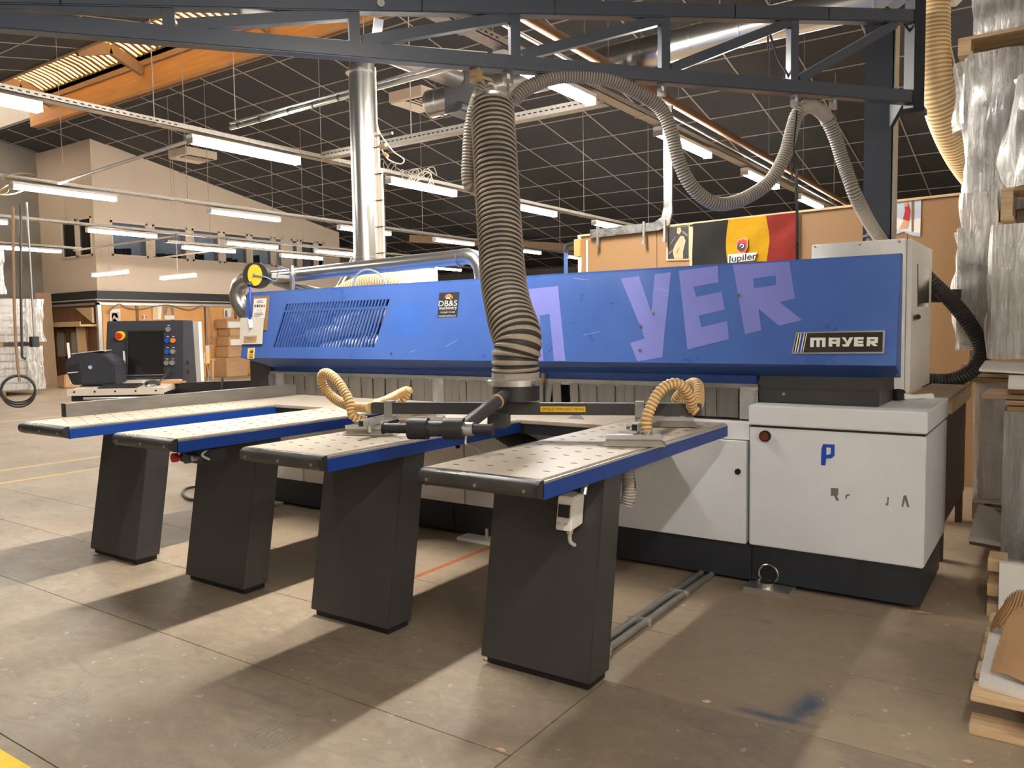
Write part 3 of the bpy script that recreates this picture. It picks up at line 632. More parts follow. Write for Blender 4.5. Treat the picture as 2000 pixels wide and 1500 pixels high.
# ------------------------------------------------------------------ the four air tables
TW = .526
def air_table(X, name_label, first=False):
    t = empty('air_table', (X, 0, 0), name_label, 'table', 'air tables in front of the saw')
    yb = 1.47 if X < -.5 else 1.84
    part('table_plate', B().box(X-TW, X-.012, .03, yb, .884, .900), TABLE, t, bevel=.003)
    part('table_core', B().box(X-TW+.004, X-.008, .04, yb, .836, .884), PLINTH, t)
    part('edge_strip', B().box(X-.010, X-.002, .035, yb, .884, .893), ALU, t)
    rl = part('blue_rail', B().box(X-.008, X, .036, yb, .830, .884), RAIL, t); part('blue_rail', B().box(X-TW, X-TW+.008, .036, yb, .830, .884), RAIL, t)
    if X < -.5: part('blue_rail_end', B().box(X-TW+.01, X-.01, yb-.01, yb, .830, .884), RAIL, t)
    # rounded nose roller with end caps and screws
    r = B(); pr = [(.04, .834)]+[(.033+.034*math.cos(a), .867+.033*math.sin(a)) for a in [math.pi*1.5-math.pi*i/10 for i in range(11)]]+[(.04, .900)]
    r.prism([(X-TW, y, z) for y, z in pr], (TW-.016,0,0)); nr = part('nose_roller', r, ROLL, t, smooth=True)
    e = B().prism([(X-.016, y, z) for y, z in pr], (.016,0,0)); part('end_cap', e, DARK, nr)
    for u in (-TW+.04, -TW/2, -.055): part('nose_screw', B().cyl((X+u, .001, .862), (X+u, -.004, .862), .007, 8), STEELD, nr)
    # air nozzles: staggered rows of small valves
    nz = B()
    ny = int((yb-.1)/.098)
    for j in range(ny):
        for i in range(4):
            x = X-TW+.075+i*.125; y = .13+j*.098+(.049 if i % 2 else 0)
            if y > yb-.04: continue
            nz.cyl((x, y, .8998), (x, y, .9010), .0065, 8).beam((x-.015, y, .9005), (x+.015, y, .9005), .0035, .0012)
    part('air_nozzle', nz, HOLE, t, kind='stuff')
    # leaning leg: a closed sheet steel box, with crossed creases
    x0, x1 = X-.558, X-.035; yf, yk = .402, .565; dy = .135
    bz, tz = .035, .832
    lg = B().hexa([(x0, yf, bz), (x1, yf, bz), (x1, yk, bz), (x0, yk, bz), (x0, yf+dy, tz), (x1, yf+dy, tz), (x1, yk+dy-.005, tz), (x0, yk+dy-.005, tz)])
    le = part('leg', lg, LEGM, t, bevel=.004)
    part('leg_base', B().box(x0+.02, x1-.015, yf+.02, yk-.01, .006, .04), BLACK, le)
    for u in (x0+.08, x1-.06): part('leg_foot', B().cyl((u, yk-.03, 0), (u, yk-.03, .012), .025, 12), STEELD, le)
    return t
T4 = air_table(0., 'nearest of the four air tables, with a grey switch box on its leg')
T3 = air_table(-1.0577, 'second air table from the right, under the handle of the vacuum lifter')
T2 = air_table(-2.1144, 'third air table from the right, with a red stop button under its nose')
T1 = air_table(-3.158, 'leftmost air table, with a steel fence along its far edge')
# fence on the leftmost table
b = B(); x0, x1, y0, y1, z0, z1 = -3.735, -3.675, .28, 2.10, .902, .988; th = .006
b.box(x0, x0+th, y0, y1, z0, z1).box(x1-th, x1, y0, y1, z0, z1).box(x0+th, x1-th, y0, y1, z0, z0+th).box(x0+th, x1-th, y0, y1, z1-th, z1).box(x0+th, x1-th, y0+.002, y1, .942, .948)
part('fence', b, mat('brown grey raw steel', (.16, .145, .125), .42, .3, var=.3, scale=4, stretch=(3, .6, 3)), T1)
# stop button box under table 2
cb = part('control_box', B().box(-2.36, -2.15, .20, .34, .745, .822), DARK, T2, bevel=.004)
part('stop_button', B().cyl((-2.315, .20, .775), (-2.315, .155, .775), .010, 12).cyl((-2.315, .16, .775), (-2.315, .135, .775), .024, 16), RED, cb, 'red stop button')
part('push_button', B().cyl((-2.255, .20, .772), (-2.255, .165, .772), .026, 14), mat('blue grey cap', (.05, .07, .09), .4), cb)
part('push_button', B().cyl((-2.20, .20, .775), (-2.20, .17, .775), .014, 12), ALU, cb)
part('cable', B().tube([(-2.17, .25, .82), (-2.13, .18, .80), (-2.13, .22, .77)], .006, 6), BOARDG, cb)
# motor switch box on leg of table 4
sbx = part('switch_box', B().hexa([(-0.183, 0.405, 0.624), (-0.113, 0.405, 0.624), (-0.113, 0.5, 0.636), (-0.183, 0.5, 0.636), (-0.183, 0.43, 0.754), (-0.113, 0.43, 0.754), (-0.113, 0.52, 0.759), (-0.183, 0.52, 0.759)]), PANELW, T4, 'grey motor switch box', bevel=.004)
part('switch_window', B().hexa([(-0.173, 0.408, 0.676), (-0.123, 0.408, 0.676), (-0.123, 0.414, 0.676), (-0.173, 0.414, 0.676), (-0.173, 0.417, 0.724), (-0.123, 0.417, 0.724), (-0.123, 0.423, 0.724), (-0.173, 0.423, 0.724)]), SCREEN, sbx)
part('cable_gland', B().cyl((-0.108, 0.5, 0.754), (-0.108, 0.51, 0.779), .014, 10).cyl((-0.108, 0.51, 0.774), (-0.098, 0.53, 0.814), .008, 8), ALU, sbx)
part('cable_gland', B().cyl((-0.143, 0.45, 0.626), (-0.143, 0.45, 0.604), .013, 10).tube([(-0.143, 0.45, 0.609), (-0.141, 0.448, 0.574), (-0.133, 0.47, 0.554)], .008, 8), BOARDG, sbx)
for k, s_ in enumerate(('ON', 'OFF')): text(s_, .012, (-.163+.03*k, .4035, .652), (1,0,0), (0,.2,1), GREYP, sbx)

hc_ = part('spare_coil', B().tube([(-0.096, 0.85, 0.827), (-0.086, 0.85, 0.761), (-0.084, 0.85, 0.694), (-0.094, 0.85, 0.649)], .030, 12, pitch=.012, amp=.08), HOSEG, T4, 'grey ribbed hose end hanging behind the leg', smooth=True)
part('coil_tip', B().tube([(-0.069, 0.85, 0.807), (-0.055, 0.85, 0.731), (-0.075, 0.85, 0.673), (-0.061, 0.85, 0.653)], .005, 6), DARK, hc_)

# ------------------------------------------------------------------ white electrical cabinet on the saw's right end
ec = empty('electrical_cabinet', (.4, 3.4, .984), 'tall white electrical cabinet standing on the right end of the saw', 'cabinet')
part('cabinet_body', B().box(.124, .66, 3.0, 3.90, .986, 1.903), PANELW, ec, bevel=.005)
part('cabinet_side', B().box(.663, .690, 3.02, 3.89, .990, 1.90), PANELW, ec, bevel=.004)
part('side_mirror', B().quad((0.691, 3.258, 1.761), (0.691, 3.759, 1.772), (0.691, 3.773, 1.508), (0.69, 3.291, 1.508)), mat('dirty mirror foil', (.6, .58, .55), .18, .9, var=.25, scale=14), ec)
part('mirror_edge', B().beam((0.691, 3.243, 1.766), (0.691, 3.277, 1.502), .02, .004, up=(1,0,0)), DARK, ec)
part('latch', B().cyl((0.69, 3.303, 1.442), (0.72, 3.079, 1.441), .016, 10), BLACK, ec)
bolts = [(0.146, 2.998, 1.889), (0.408, 2.998, 1.883), (0.625, 2.998, 1.885)]
for p in bolts: part('bolt', B().cyl(p, (p[0], 2.992, p[2]), .006, 8), STEELD, ec)
hb = empty('hand_brush', (.72, 2.62, .984), 'small black bristled hand brush lying on the white end body', 'brush')
part('bristles', B().hexa([(.66, 2.55, .986), (.70, 2.52, .986), (.74, 2.60, .986), (.69, 2.63, .986), (.67, 2.57, 1.045), (.695, 2.545, 1.045), (.73, 2.605, 1.04), (.69, 2.63, 1.045)]), BRISTLE, hb, bevel=.006)
part('handle', B().tube([(.715, 2.59, 1.005), (.76, 2.64, 1.0), (.80, 2.69, 1.0), (.84, 2.74, .995)], .016, 10, radii=lambda t: .020-.006*math.sin(math.pi*t)), PANELW, hb, smooth=True)
# wooden side bench behind the end body
sbn = empty('side_bench', (.8, 3.5, 0), 'wooden side bench with a dark brown panel behind the end of the saw', 'bench')
part('bench_top', B().box(.695, .915, 2.845, 4.25, .962, .985), mat('worn plywood', (.36, .26, .17), .6, var=.15), sbn)
part('bench_rail', B().box(.885, .912, 3.05, 4.25, .872, .960), WOOD, sbn)
DKB = mat('very dark brown board', (.060, .030, .015), .6, var=.15)
part('bench_panel', B().box(.86, .885, 3.02, 4.20, .22, .872), DKB, sbn); part('bench_leg', B().box(.84, .88, 4.1, 4.18, 0, .22), DKB, sbn); part('bench_leg', B().box(.84, .88, 3.0, 3.08, 0, .22), DKB, sbn)
bhz = solo('exhaust_hose', B().tube([(0.607, 4.05, 1.757), (0.694, 4.0, 1.665), (0.808, 3.98, 1.542), (0.92, 3.95, 1.384), (0.985, 3.95, 1.223), (0.941, 3.95, 1.085), (0.825, 3.97, 1.012), (0.723, 4.0, 1.0), (0.604, 4.05, 1.002)], .050, 14, pitch=.02, amp=.06, two=True), [HOSEBD, HOSEB], 'black ribbed hose looping out beside the white electrical cabinet', 'hose', smooth=True)
part('hose_bracket', B().beam((0.652, 4.1, 1.592), (0.848, 4.1, 1.585), .03, .09), DARK, bhz)

# ------------------------------------------------------------------ jib crane with tapered lattice arm
jc = empty('jib_crane', (.32, 4.0, 0), 'dark steel jib crane with a lattice arm reaching over the tables', 'crane')
AD = V((.6240, .7814, 0)); A0 = V((-1.177, 1.369, 2.85)); AN = V((.7814, -.6240, 0))
def arm(t, z=2.85): q = A0+AD*t; return V((q.x, q.y, z))
b = B()
for dx in (-.085, .085): b.box(.335+dx-.008, .335+dx+.008, 3.925, 4.10, 0, 3.56)
b.box(.235, .405, 4.0, 4.012, 0, 3.56)
part('column', b, JIBD, jc)
part('column_face', B().box(.248, .422, 3.912, 3.924, 0, 3.56), JIBD, jc)
part('column_edge', B().box(.422, .436, 3.925, 4.09, 0, 3.56), STEELD, jc); part('column_foot', B().box(.12, .52, 3.8, 4.2, 0, .02), JIB, jc)
TE = 2.83; TS = -3.0
part('lower_chord', B().beam(arm(TS), arm(TE), .075, .082), JIB, jc, bevel=.006)
u0, u1 = (-2.165, 0.131, 3.015), (0.532, 3.51, 3.345)
def up_(t):
    ta = (V(u0)-A0).dot(AD); tb = (V(u1)-A0).dot(AD); return u0[2]+(u1[2]-u0[2])*(t-ta)/(tb-ta)
part('upper_chord', B().beam(arm(TS, up_(TS)), arm(TE, up_(TE)), .075, .082), JIB, jc, bevel=.006)
vts = [(V(g)-A0).dot(AD) for g in ((-2.168, 0.128, 2.923), (-1.616, 0.819, 2.903), (-1.077, 1.494, 2.909), (-0.512, 2.202, 2.917), (0.029, 2.88, 2.917))]
for t in vts: part('lattice_post', B().beam(arm(t, 2.885), arm(t, up_(t)-.03), .05, .055, up=AD), JIB, jc)
for a, c in zip(vts[:-1]+[vts[-1]], vts[1:]+[TE-.12]):
    part('lattice_diagonal', B().beam(arm(a+.04, 2.90), arm(c-.03, up_(c)-.05), .05, .055), JIB, jc)
part('lattice_diagonal', B().beam(arm(TS, 2.90), arm(vts[0]-.03, up_(vts[0])-.05), .05, .055), JIB, jc)
pv = arm(TE+.02)
part('pivot_post', B().beam((pv.x, pv.y, 2.77), (pv.x, pv.y, 3.52), .085, .085, up=AD), JIBD, jc)
part('pivot_bracket', B().prism([(.41, 3.95, 2.95), (.41, 3.95, 2.73), (.56, 3.80, 2.93), (pv.x+.05, pv.y+.02, 2.93), (pv.x+.05, pv.y+.02, 2.96)], (-.02, -.02, 0)), JIBD, jc)
part('pivot_plate', B().box(pv.x-.07, pv.x+.07, pv.y-.07, pv.y+.07, 2.745, 2.775), JIBD, jc)
part('top_bracket', B().beam((pv.x, pv.y, 3.50), (.36, 3.95, 3.50), .10, .08), JIBD, jc)
ch0 = (-1.963, 0.385, 2.905); ch1 = (-1.164, 1.385, 2.911); o_ = V((-.12, .12, 0))
part('cable_channel', B().beam(V(ch0)+o_, V(ch1)+o_, .10, .075), PANELW, jc)
part('stop_bolt', B().cyl((-1.533, 0.923, 3.085), V((-1.533, 0.923, 3.085))+AN*.06, .020, 12), STEEL, jc); part('cable_bracket', B().beam(V((-1.533, 0.923, 3.085))+o_, V((-1.545, 0.908, 2.965))+o_, .03, .05), STEEL, jc)
part('cable', B().tube([(0.457, 3.416, 3.396), (0.495, 3.463, 3.368), (0.563, 3.548, 3.283), (0.635, 3.639, 3.181), (0.644, 3.649, 3.112), (0.624, 3.624, 3.09)], .008, 6), DARK, jc)
tx = text('Charge max 100 kg', .032, arm(.22, 2.85)+AN*.039, AD, (0,0,1), LEGM, jc, off=.0005)
for g in ((-2.457, -0.234, 2.927), (-1.4, 1.09, 3.122), (-0.94, 1.666, 3.178), (-0.236, 2.547, 3.282), (0.171, 3.058, 3.321), (0.433, 3.386, 3.355)):
    t = (V(g)-A0).dot(AD); part('cable_tie', B().beam(arm(t, up_(t)), arm(t+.008, up_(t)), .075, .08), BLACK, jc)
# trolleys
TRO = [(-.06, BRASS, .03), (.12, ALU, .025), ((V((-0.522, 2.189, 2.823))-A0).dot(AD), ALU, .022), ((V((0.041, 2.895, 2.811))-A0).dot(AD), ALU, .022), ((V((0.216, 3.113, 2.821))-A0).dot(AD), ALU, .022)]
for k, (t, m, ww) in enumerate(TRO):
    q = arm(t, 2.785); tq = part('trolley', B().box(q.x-ww, q.x+ww, q.y-ww*.6, q.y+ww*.6, 2.74, 2.815).cyl((q.x-ww*.6, q.y-.02, 2.78), (q.x+ww*.6, q.y-.02, 2.78), .014, 8), m, jc)
# ------------------------------------------------------------------ vacuum tube lifter
LC = V((-.680, .875, 0))
vl = empty('vacuum_lifter', (LC.x, LC.y, .9), 'vacuum tube lifter with a fat ribbed black tube hanging over the tables', 'lifter')
tq = arm(-.06)
TOP = V(((-1.16, 1.39, 2.627)[0], (-1.16, 1.39, 2.627)[1], (-1.16, 1.39, 2.627)[2]))
pp = [(-1.16, 1.39, 2.627), (-1.083, 1.3, 2.368), (-1.012, 1.22, 2.082), (-0.934, 1.13, 1.832), (-0.855, 1.04, 1.631), (-0.766, 0.96, 1.484), (-0.682, 0.9, 1.354)]
pp = [V(q) for q in pp]+[V((LC.x, LC.y, 1.27)), V((LC.x, LC.y, 1.20))]
part('lift_tube', B().tube(pp, .112, 28, pitch=.029, amp=.045, two=True, radii=lambda t: .116-.008*t+.006*math.exp(-((t-.86)/.06)**2)), [HOSET, HOSETD], vl, smooth=True)
TT = pp[0]
part('top_collar', B().cyl(TT+V((0,0,.055)), TT+V((0,0,-.02)), .108, 24), HOSEG, vl, smooth=True)
part('top_clamp', B().cyl(TT+V((0,0,.045)), TT+V((0,0,.015)), .112, 24), STEEL, vl, smooth=True)
part('top_hook', B().tube([(tq.x, tq.y, 2.77), TT+V((0,0,.13)), TT+V((-.02,0,.10)), TT+V((.0,0,.05))], .010, 8), BRASS, vl)
part('top_handle', B().tube([TT+V((-.02,-.03,.05)), TT+V((0,-.04,.10)), TT+V((.04,-.03,.09)), TT+V((.05,-.03,.05))], .007, 6), WHITE, vl)
part('lower_collar', B().cyl((LC.x, LC.y, 1.205), (LC.x, LC.y, 1.155), .113, 28), HOSEG, vl, smooth=True)
lc = part('lower_clamp', B().cyl((LC.x, LC.y, 1.172), (LC.x, LC.y, 1.145), .119, 28), ALU, vl, smooth=True)
for sx_ in (-.122, .122): part('clamp_screw', B().cyl((LC.x+sx_-.012, LC.y-.03, 1.158), (LC.x+sx_+.012, LC.y-.03, 1.158), .012, 10), STEEL, lc)
q = V((1,-.6,0)).normalized()
part('suction_ring', B().cyl((LC.x, LC.y, 1.145), (LC.x, LC.y, 1.075), .112, 28), DARK, vl, smooth=True)
part('paper_label', B().beam((LC.x+.02, LC.y-.1145, 1.187), (LC.x+.08, LC.y-.094, 1.187), .002, .022), ALU, vl)
# tilted control handle
BD = V((.92, .392, 0)).normalized(); HC = V((-.715, .340, .998))
part('handle_arm', B().cyl((LC.x+.01, LC.y-.06, 1.12), HC+BD*.10, .030, 14), LEGM, vl, smooth=True)
part('hose_band', B().cyl(V((LC.x+.01, LC.y-.06, 1.12)).lerp(HC+BD*.10, .28), V((LC.x+.01, LC.y-.06, 1.12)).lerp(HC+BD*.10, .30), .034, 14), WOOD, vl)
ha = part('handle', B().cyl(HC-BD*.235, HC+BD*.235, .022, 14), DARK, vl, smooth=True)
for s_ in (-1, 1): part('grip_end', B().cyl(HC+BD*.235*s_, HC+BD*.241*s_, .026, 14), DARK, ha)
for a_, c_ in ((-.125, -.04), (.03, .115)): part('handle_valve', B().cyl(HC+BD*a_, HC+BD*c_, .046, 20), DARK, ha, smooth=True)
part('handle_sleeve', B().cyl(HC-BD*.04, HC+BD*.03, .034, 16), mat('chipped black sleeve', (.03, .03, .03), .4, var=.9, scale=60), ha, smooth=True)
part('silver_ring', B().cyl(HC+BD*.115, HC+BD*.155, .030, 16), ALU, ha, smooth=True)
part('lever', B().tube([HC+BD*.125+V((0,0,-.02)), HC+BD*.125+V((0,-.005,-.065)), HC+BD*.17+V((0,-.02,-.075)), HC+BD*.20+V((0,-.03,-.10))], .006, 6), STEELD, ha)
# cross bar, yellow label, suction pads
BC = V((LC.x, LC.y, 1.035)); b0 = BC-BD*.715; b1 = BC+BD*.85
part('cross_bar', B().beam(b0, b1, .05, .055), LEGM, vl, bevel=.003)
part('bar_bracket', B().beam(BC-BD*.11-V((0,.03,.05)), BC-BD*.02-V((0,.03,.05)), .10, .07), LEGM, vl)
fn = V((.392, -.92, 0)).normalized()
lb = part('load_label', B().beam(BC+BD*.12+fn*.026, BC+BD*.33+fn*.026, .001, .026), YELLOW, vl)
text('OPGELET MAX LAST 100 KG', .017, BC+BD*.225+fn*.027, BD, (0,0,1), INK, vl, wmax=.195)
def pad(c):
    c = V(c); a = BD; f = fn
    def q(u, v_, z): return tuple(c+a*u+f*v_+V((0,0,z)))
    foam = part('foam_lip', B().hexa([q(-.135,-.06,.002), q(.135,-.06,.002), q(.135,.06,.002), q(-.135,.06,.002), q(-.115,-.04,.022), q(.115,-.04,.022), q(.115,.04,.022), q(-.115,.04,.022)]), HOSEG, vl)
    fr = part('suction_pad', B().beam(c-a*.118+V((0,0,.034)), c+a*.118+V((0,0,.034)), .084, .024), STEELD, vl, bevel=.002)
    part('pad_rim', B().beam(c-a*.118+f*.046+V((0,0,.040)), c+a*.118+f*.046+V((0,0,.040)), .008, .018), ALU, fr)
    part('pad_socket', B().cyl(c+a*.055+V((0,0,.045)), c+a*.055+V((0,0,.068)), .024, 12), STEEL, fr, smooth=True)
    return c+a*.055+V((0,0,.06))
ZT = .901
pFR = pad((-.08, .895, ZT)); pBR = pad((-.21, 1.58, ZT)); pFL = pad((-1.37, .615, ZT)); pBL = pad((-1.40, 1.03, ZT))
for (p, q_, t) in (((-.094, .93), (-.235, 1.56), .575), ((-1.295, .47), (-1.455, 1.04), -.625)):
    m_ = BC+BD*t; s0 = V((p[0], p[1], .972)); s1 = V((q_[0], q_[1], .972))
    ar = part('pad_arm', B().beam(s0, s1, .032, .034), ALU, vl, bevel=.002)
    part('open_end', B().beam(s0+(s0-s1).normalized()*.0006, s0+(s1-s0).normalized()*.004, .024, .026), BLACK, ar)
    part('bar_clip', B().beam(m_+V((0,0,-.045))-BD*.02, m_+V((0,0,-.045))+BD*.02, .064, .012).beam(m_+V((0,0,.032))-BD*.02, m_+V((0,0,.032))+BD*.02, .064, .006).beam(m_+fn*.03-BD*.02, m_+fn*.03+BD*.02, .005, .07), STEELD, vl)
    part('pad_stem', B().cyl(s0.lerp(s1, .14)+V((0,0,-.012)), s0.lerp(s1, .14)+V((0,0,-.05)), .012, 10).cyl(s0.lerp(s1, .97)+V((0,0,-.012)), s0.lerp(s1, .97)+V((0,0,-.05)), .012, 10), STEEL, ar)
    part('wing_screw', B().cyl(s0.lerp(s1, .06)-BD*.03, s0.lerp(s1, .06)+BD*.02, .005, 8).cyl(s0.lerp(s1, .06)-BD*.045, s0.lerp(s1, .06)-BD*.03, .011, 8), STEELD, ar)
def yh(pts, nm='cream_hose'): part('cream_hose', B().tube(pts, .0235, 14, pitch=.0175, amp=.09, two=True), [HOSEY, HOSEYD], vl, smooth=True)
e1 = BC+BD*.83+fn*.03
yh([pFR, pFR+V((-.004,.01,.06)), (-0.011, 0.97, 1.106), (0.016, 1.01, 1.149), (0.047, 1.05, 1.16), (0.073, 1.09, 1.134), (0.082, 1.13, 1.081), e1+V((-.02,-.01,.01)), e1+V((.0,.0,-.012))])
yh([pBR, pBR+V((.01,0,.05)), (-0.166, 1.55, 1.036), (-0.101, 1.5, 1.099), (-0.027, 1.42, 1.136), (0.025, 1.36, 1.132), (0.054, 1.3, 1.094), (0.071, 1.25, 1.056), BC+BD*.82])
e0 = BC-BD*.70
yh([pFL+V((-.11,-.0,0)), (-1.479, 0.6, 0.988), (-1.512, 0.61, 1.056), (-1.568, 0.62, 1.118), (-1.632, 0.63, 1.168), (-1.699, 0.64, 1.195), (-1.76, 0.66, 1.185), (-1.788, 0.68, 1.142), (-1.758, 0.69, 1.091), (-1.672, 0.68, 1.049), (-1.548, 0.65, 1.03), e0-BD*.03])
yh([pBL, (-1.668, 1.12, 0.962), (-1.644, 1.16, 1.03), (-1.629, 1.18, 1.067), (-1.643, 1.16, 1.065), (-1.612, 1.05, 1.048), (-1.547, 0.9, 1.035), (-1.475, 0.76, 1.031), BC-BD*.66])

# grey vacuum hose from the lifter head to the crane column
vh = empty('vacuum_hose', (0, 2.3, 2.5), 'long dusty grey ribbed hose draped in waves under the crane arm', 'hose')
hp_ = [(-1.085, 1.484, 2.659), (-1.033, 1.55, 2.731), (-0.939, 1.667, 2.797), (-0.844, 1.787, 2.819), (-0.727, 1.933, 2.813), (-0.618, 2.069, 2.754), (-0.526, 2.184, 2.671), (-0.481, 2.24, 2.535), (-0.452, 2.277, 2.375), (-0.402, 2.34, 2.239), (-0.327, 2.434, 2.15), (-0.251, 2.529, 2.138), (-0.152, 2.653, 2.192), (-0.063, 2.765, 2.289), (-0.002, 2.84, 2.438), (0.027, 2.876, 2.579), (0.056, 2.913, 2.699), (0.111, 2.982, 2.751), (0.172, 3.058, 2.71), (0.225, 3.125, 2.581), (0.269, 3.181, 2.411), (0.341, 3.2, 2.199), (0.353, 3.6, 2.068), (0.399, 3.86, 1.949)]
part('hose_run', B().tube(hp_, .040, 16, pitch=.0165, amp=.06, two=True), [HOSEG, HOSEGD], vh, smooth=True)
part('hose_sleeve', B().tube([(0.065, 2.924, 2.715), (0.088, 2.953, 2.739), (0.111, 2.982, 2.751), (0.143, 3.023, 2.738), (0.172, 3.058, 2.71), (0.193, 3.085, 2.675)], .0425, 16), HOSEG, vh, smooth=True)
for g in ((0.063, 2.921, 2.712), (0.196, 3.088, 2.669)): part('hose_tie', B().tube([V(g)+V((.043*math.cos(a), .043*math.sin(a)*.6, .035*math.sin(a))) for a in [k*math.pi/4 for k in range(8)]], .005, 6, closed=True), HOSEG, vh)
b = B()
vh2 = part('hose_loop', B().tube([TT+V((.0,-.02,.04)), (-1.182, 1.362, 2.72), (-1.201, 1.339, 2.685), (-1.223, 1.311, 2.593), (-1.239, 1.291, 2.456), (-1.246, 1.283, 2.333), (-1.249, 1.279, 2.237), (-1.242, 1.287, 2.191), (-1.221, 1.314, 2.203), (-1.205, 1.333, 2.281)], .036, 14, pitch=.0165, amp=.06, two=True), [HOSEG, HOSEGD], vh, smooth=True)
def chain(p0, p1, par, n=8):
    p0 = V(p0); p1 = V(p1); b = B()
    for k in range(n):
        a = p0.lerp(p1, k/n); c = p0.lerp(p1, (k+1.25)/n); d = c-a; s_ = d.orthogonal().normalized() if k % 2 else d.cross(d.orthogonal()).normalized()
        w_ = d.length*.3; b.tube([a, a+d*.3+s_*w_, a+d*.7+s_*w_, c, a+d*.7-s_*w_, a+d*.3-s_*w_], .003, 5, closed=True, step=d.length/5)
    return part('hanger_chain', b, STEELD, par)
chain(arm(.12, 2.75), TT+V((.09, .02, .05)), vh)
chain(arm(TRO[2][0], 2.75), (-0.524, 2.186, 2.701), vh); chain(arm(TRO[3][0], 2.75), (0.074, 2.936, 2.744), vh); chain(arm(TRO[4][0], 2.75), (0.186, 3.076, 2.712), vh)
part('column_socket', B().cyl((0.335, 3.85, 1.974), (0.334, 3.85, 2.034), .055, 18).cyl((0.334, 3.85, 2.006), (0.334, 3.85, 2.02), .075, 18), LEGM, vh, smooth=True)
# cable hanging from arm
solo('hanging_cable', B().tube([(-0.085, 2.737, 3.204), (-0.067, 2.759, 3.147), (-0.033, 2.802, 3.016), (0.013, 2.86, 2.915), (0.049, 2.904, 2.735), (0.145, 2.5, 2.405), (0.169, 2.5, 2.288), (0.158, 2.5, 2.217), (0.166, 2.5, 2.03), (0.167, 2.5, 1.879), (0.178, 2.5, 1.87)], .007, 6).tube([(-0.078, 2.745, 3.19), (-0.078, 2.746, 3.055)], .006, 6).tube([(0.141, 2.5, 2.234), (0.132, 2.5, 2.321), (0.154, 2.5, 2.375), (0.166, 2.5, 2.288), (0.164, 2.5, 2.225)], .006, 6).tube([(0.167, 2.5, 2.225), (0.173, 2.5, 1.885)], .006, 6).tube([(0.167, 2.5, 1.885), (0.158, 2.55, 1.743)], .008, 6), DARK, 'dark knotted cable hanging from the crane arm beside the flag', 'cable')

# ------------------------------------------------------------------ exhaust ducts
du = empty('exhaust_duct', (-4.22, 3.5, 1.2), 'tall shiny round exhaust duct rising behind the left end of the saw', 'duct')
D1 = V((-4.235, 3.5, 0))
part('riser', B().cyl((D1.x, D1.y, 1.2), (D1.x, D1.y, 3.93), .122, 32), SPIRO, du, smooth=True)
for z in (2.13, 2.07): part('seam_ring', B().cyl((D1.x, D1.y, z-.008), (D1.x, D1.y, z+.008), .127, 32), STEEL, du, smooth=True)
part('flange', B().cyl((D1.x, D1.y, 3.895), (D1.x, D1.y, 3.91), .150, 32), STEEL, du, smooth=True)
part('elbow', B().tube([(D1.x, D1.y, 3.91), (D1.x, D1.y, 4.02), (D1.x+.02, D1.y+.10, 4.15), (D1.x+.04, D1.y+.30, 4.20)], .122, 24), SPIRO, du, smooth=True)
part('branch', B().cyl((D1.x+.04, D1.y+.29, 4.20), (-4.10, 4.815, 4.163), .122, 24), SPIRO, du, smooth=True)
part('wye', B().tube([(D1.x-.04, D1.y-.03, 2.08), (D1.x-.10, D1.y-.06, 1.95), (D1.x-.22, D1.y-.12, 1.75)], .11, 20), SPIRO, du, smooth=True)
bd = empty('supply_duct', (-1.5, 5, 4), 'thick silver duct running right under the ceiling to the grey damper box', 'duct')
part('damper_box', B().box(-4.28, -3.80, 4.82, 5.24, 3.80, 4.24), mat('dark grey damper steel', (.075, .075, .078), .45, .3), bd, bevel=.006); part('motor', B().cyl((-3.95, 4.80, 3.80), (-3.95, 4.66, 3.80), .05, 12), DARK, bd)
part('inlet', B().cyl((-4.28, 5.0, 4.0), (-4.62, 5.0, 4.0), .15, 28), SPIRO, bd, smooth=True)
for x in (-4.62, -4.48): part('seam_ring', B().cyl((x, 5.0, 4.0), (x+.02, 5.0, 4.0), .158, 28), STEEL, bd, smooth=True)
part('main_run', B().cyl((-3.78, 5.0, 4.02), (3.2, 5.0, 4.06), .145, 32), SPIRO, bd, smooth=True)
for x in (-3.1, -1.95, -1.45, -1.0, .1, 1.1): part('seam_ring', B().cyl((x, 5.0, 4.035), (x+.02, 5.0, 4.035), .150, 32), STEEL, bd, smooth=True)
for x in (-2.6, -1.2, .2): part('hanger', B().tube([(x, 5.0, 4.1), (x, 5.0, zc(5)+.0)], .006, 6, raw=True), STEELD, bd)
hd = empty('hood_duct', (-3.5, 2.8, 1.74), 'silver pipe running above the blue hood with an elbow at each end', 'duct')
HY = 2.62; hz = 1.93
part('pipe', B().cyl((-4.78, HY, hz-.02), (-2.36, HY, hz+.03), .060, 24), SPIRO, hd, smooth=True)
part('elbow', B().tube([(-2.37, HY, hz+.03), (-2.27, HY, hz+.03), (-2.19, HY, hz-.02), (-2.16, HY, hz-.12), (-2.16, HY, 1.74)], .062, 20), SPIRO, hd, smooth=True)
part('elbow', B().tube([(-4.76, HY, hz-.02), (-4.90, HY-.02, hz-.02), (-5.02, HY-.03, hz-.07), (-5.05, HY-.03, hz-.2), (-4.95, HY, hz-.36), (-4.7, HY+.05, hz-.5)], .075, 20), SPIRO, hd, smooth=True)
for x in (-2.37, -4.79): part('seam_ring', B().cyl((x-.006, HY, hz+.02 if x > -3 else hz-.02), (x+.006, HY, hz+.02 if x > -3 else hz-.02), .066, 24), STEEL, hd, smooth=True)
part('base_ring', B().cyl((-2.16, HY, 1.752), (-2.16, HY, 1.762), .075, 20), STEEL, hd, smooth=True)
part('stay', B().box(-4.24, -4.21, HY-.08, HY-.05, 1.74, 2.0), ALU, hd)
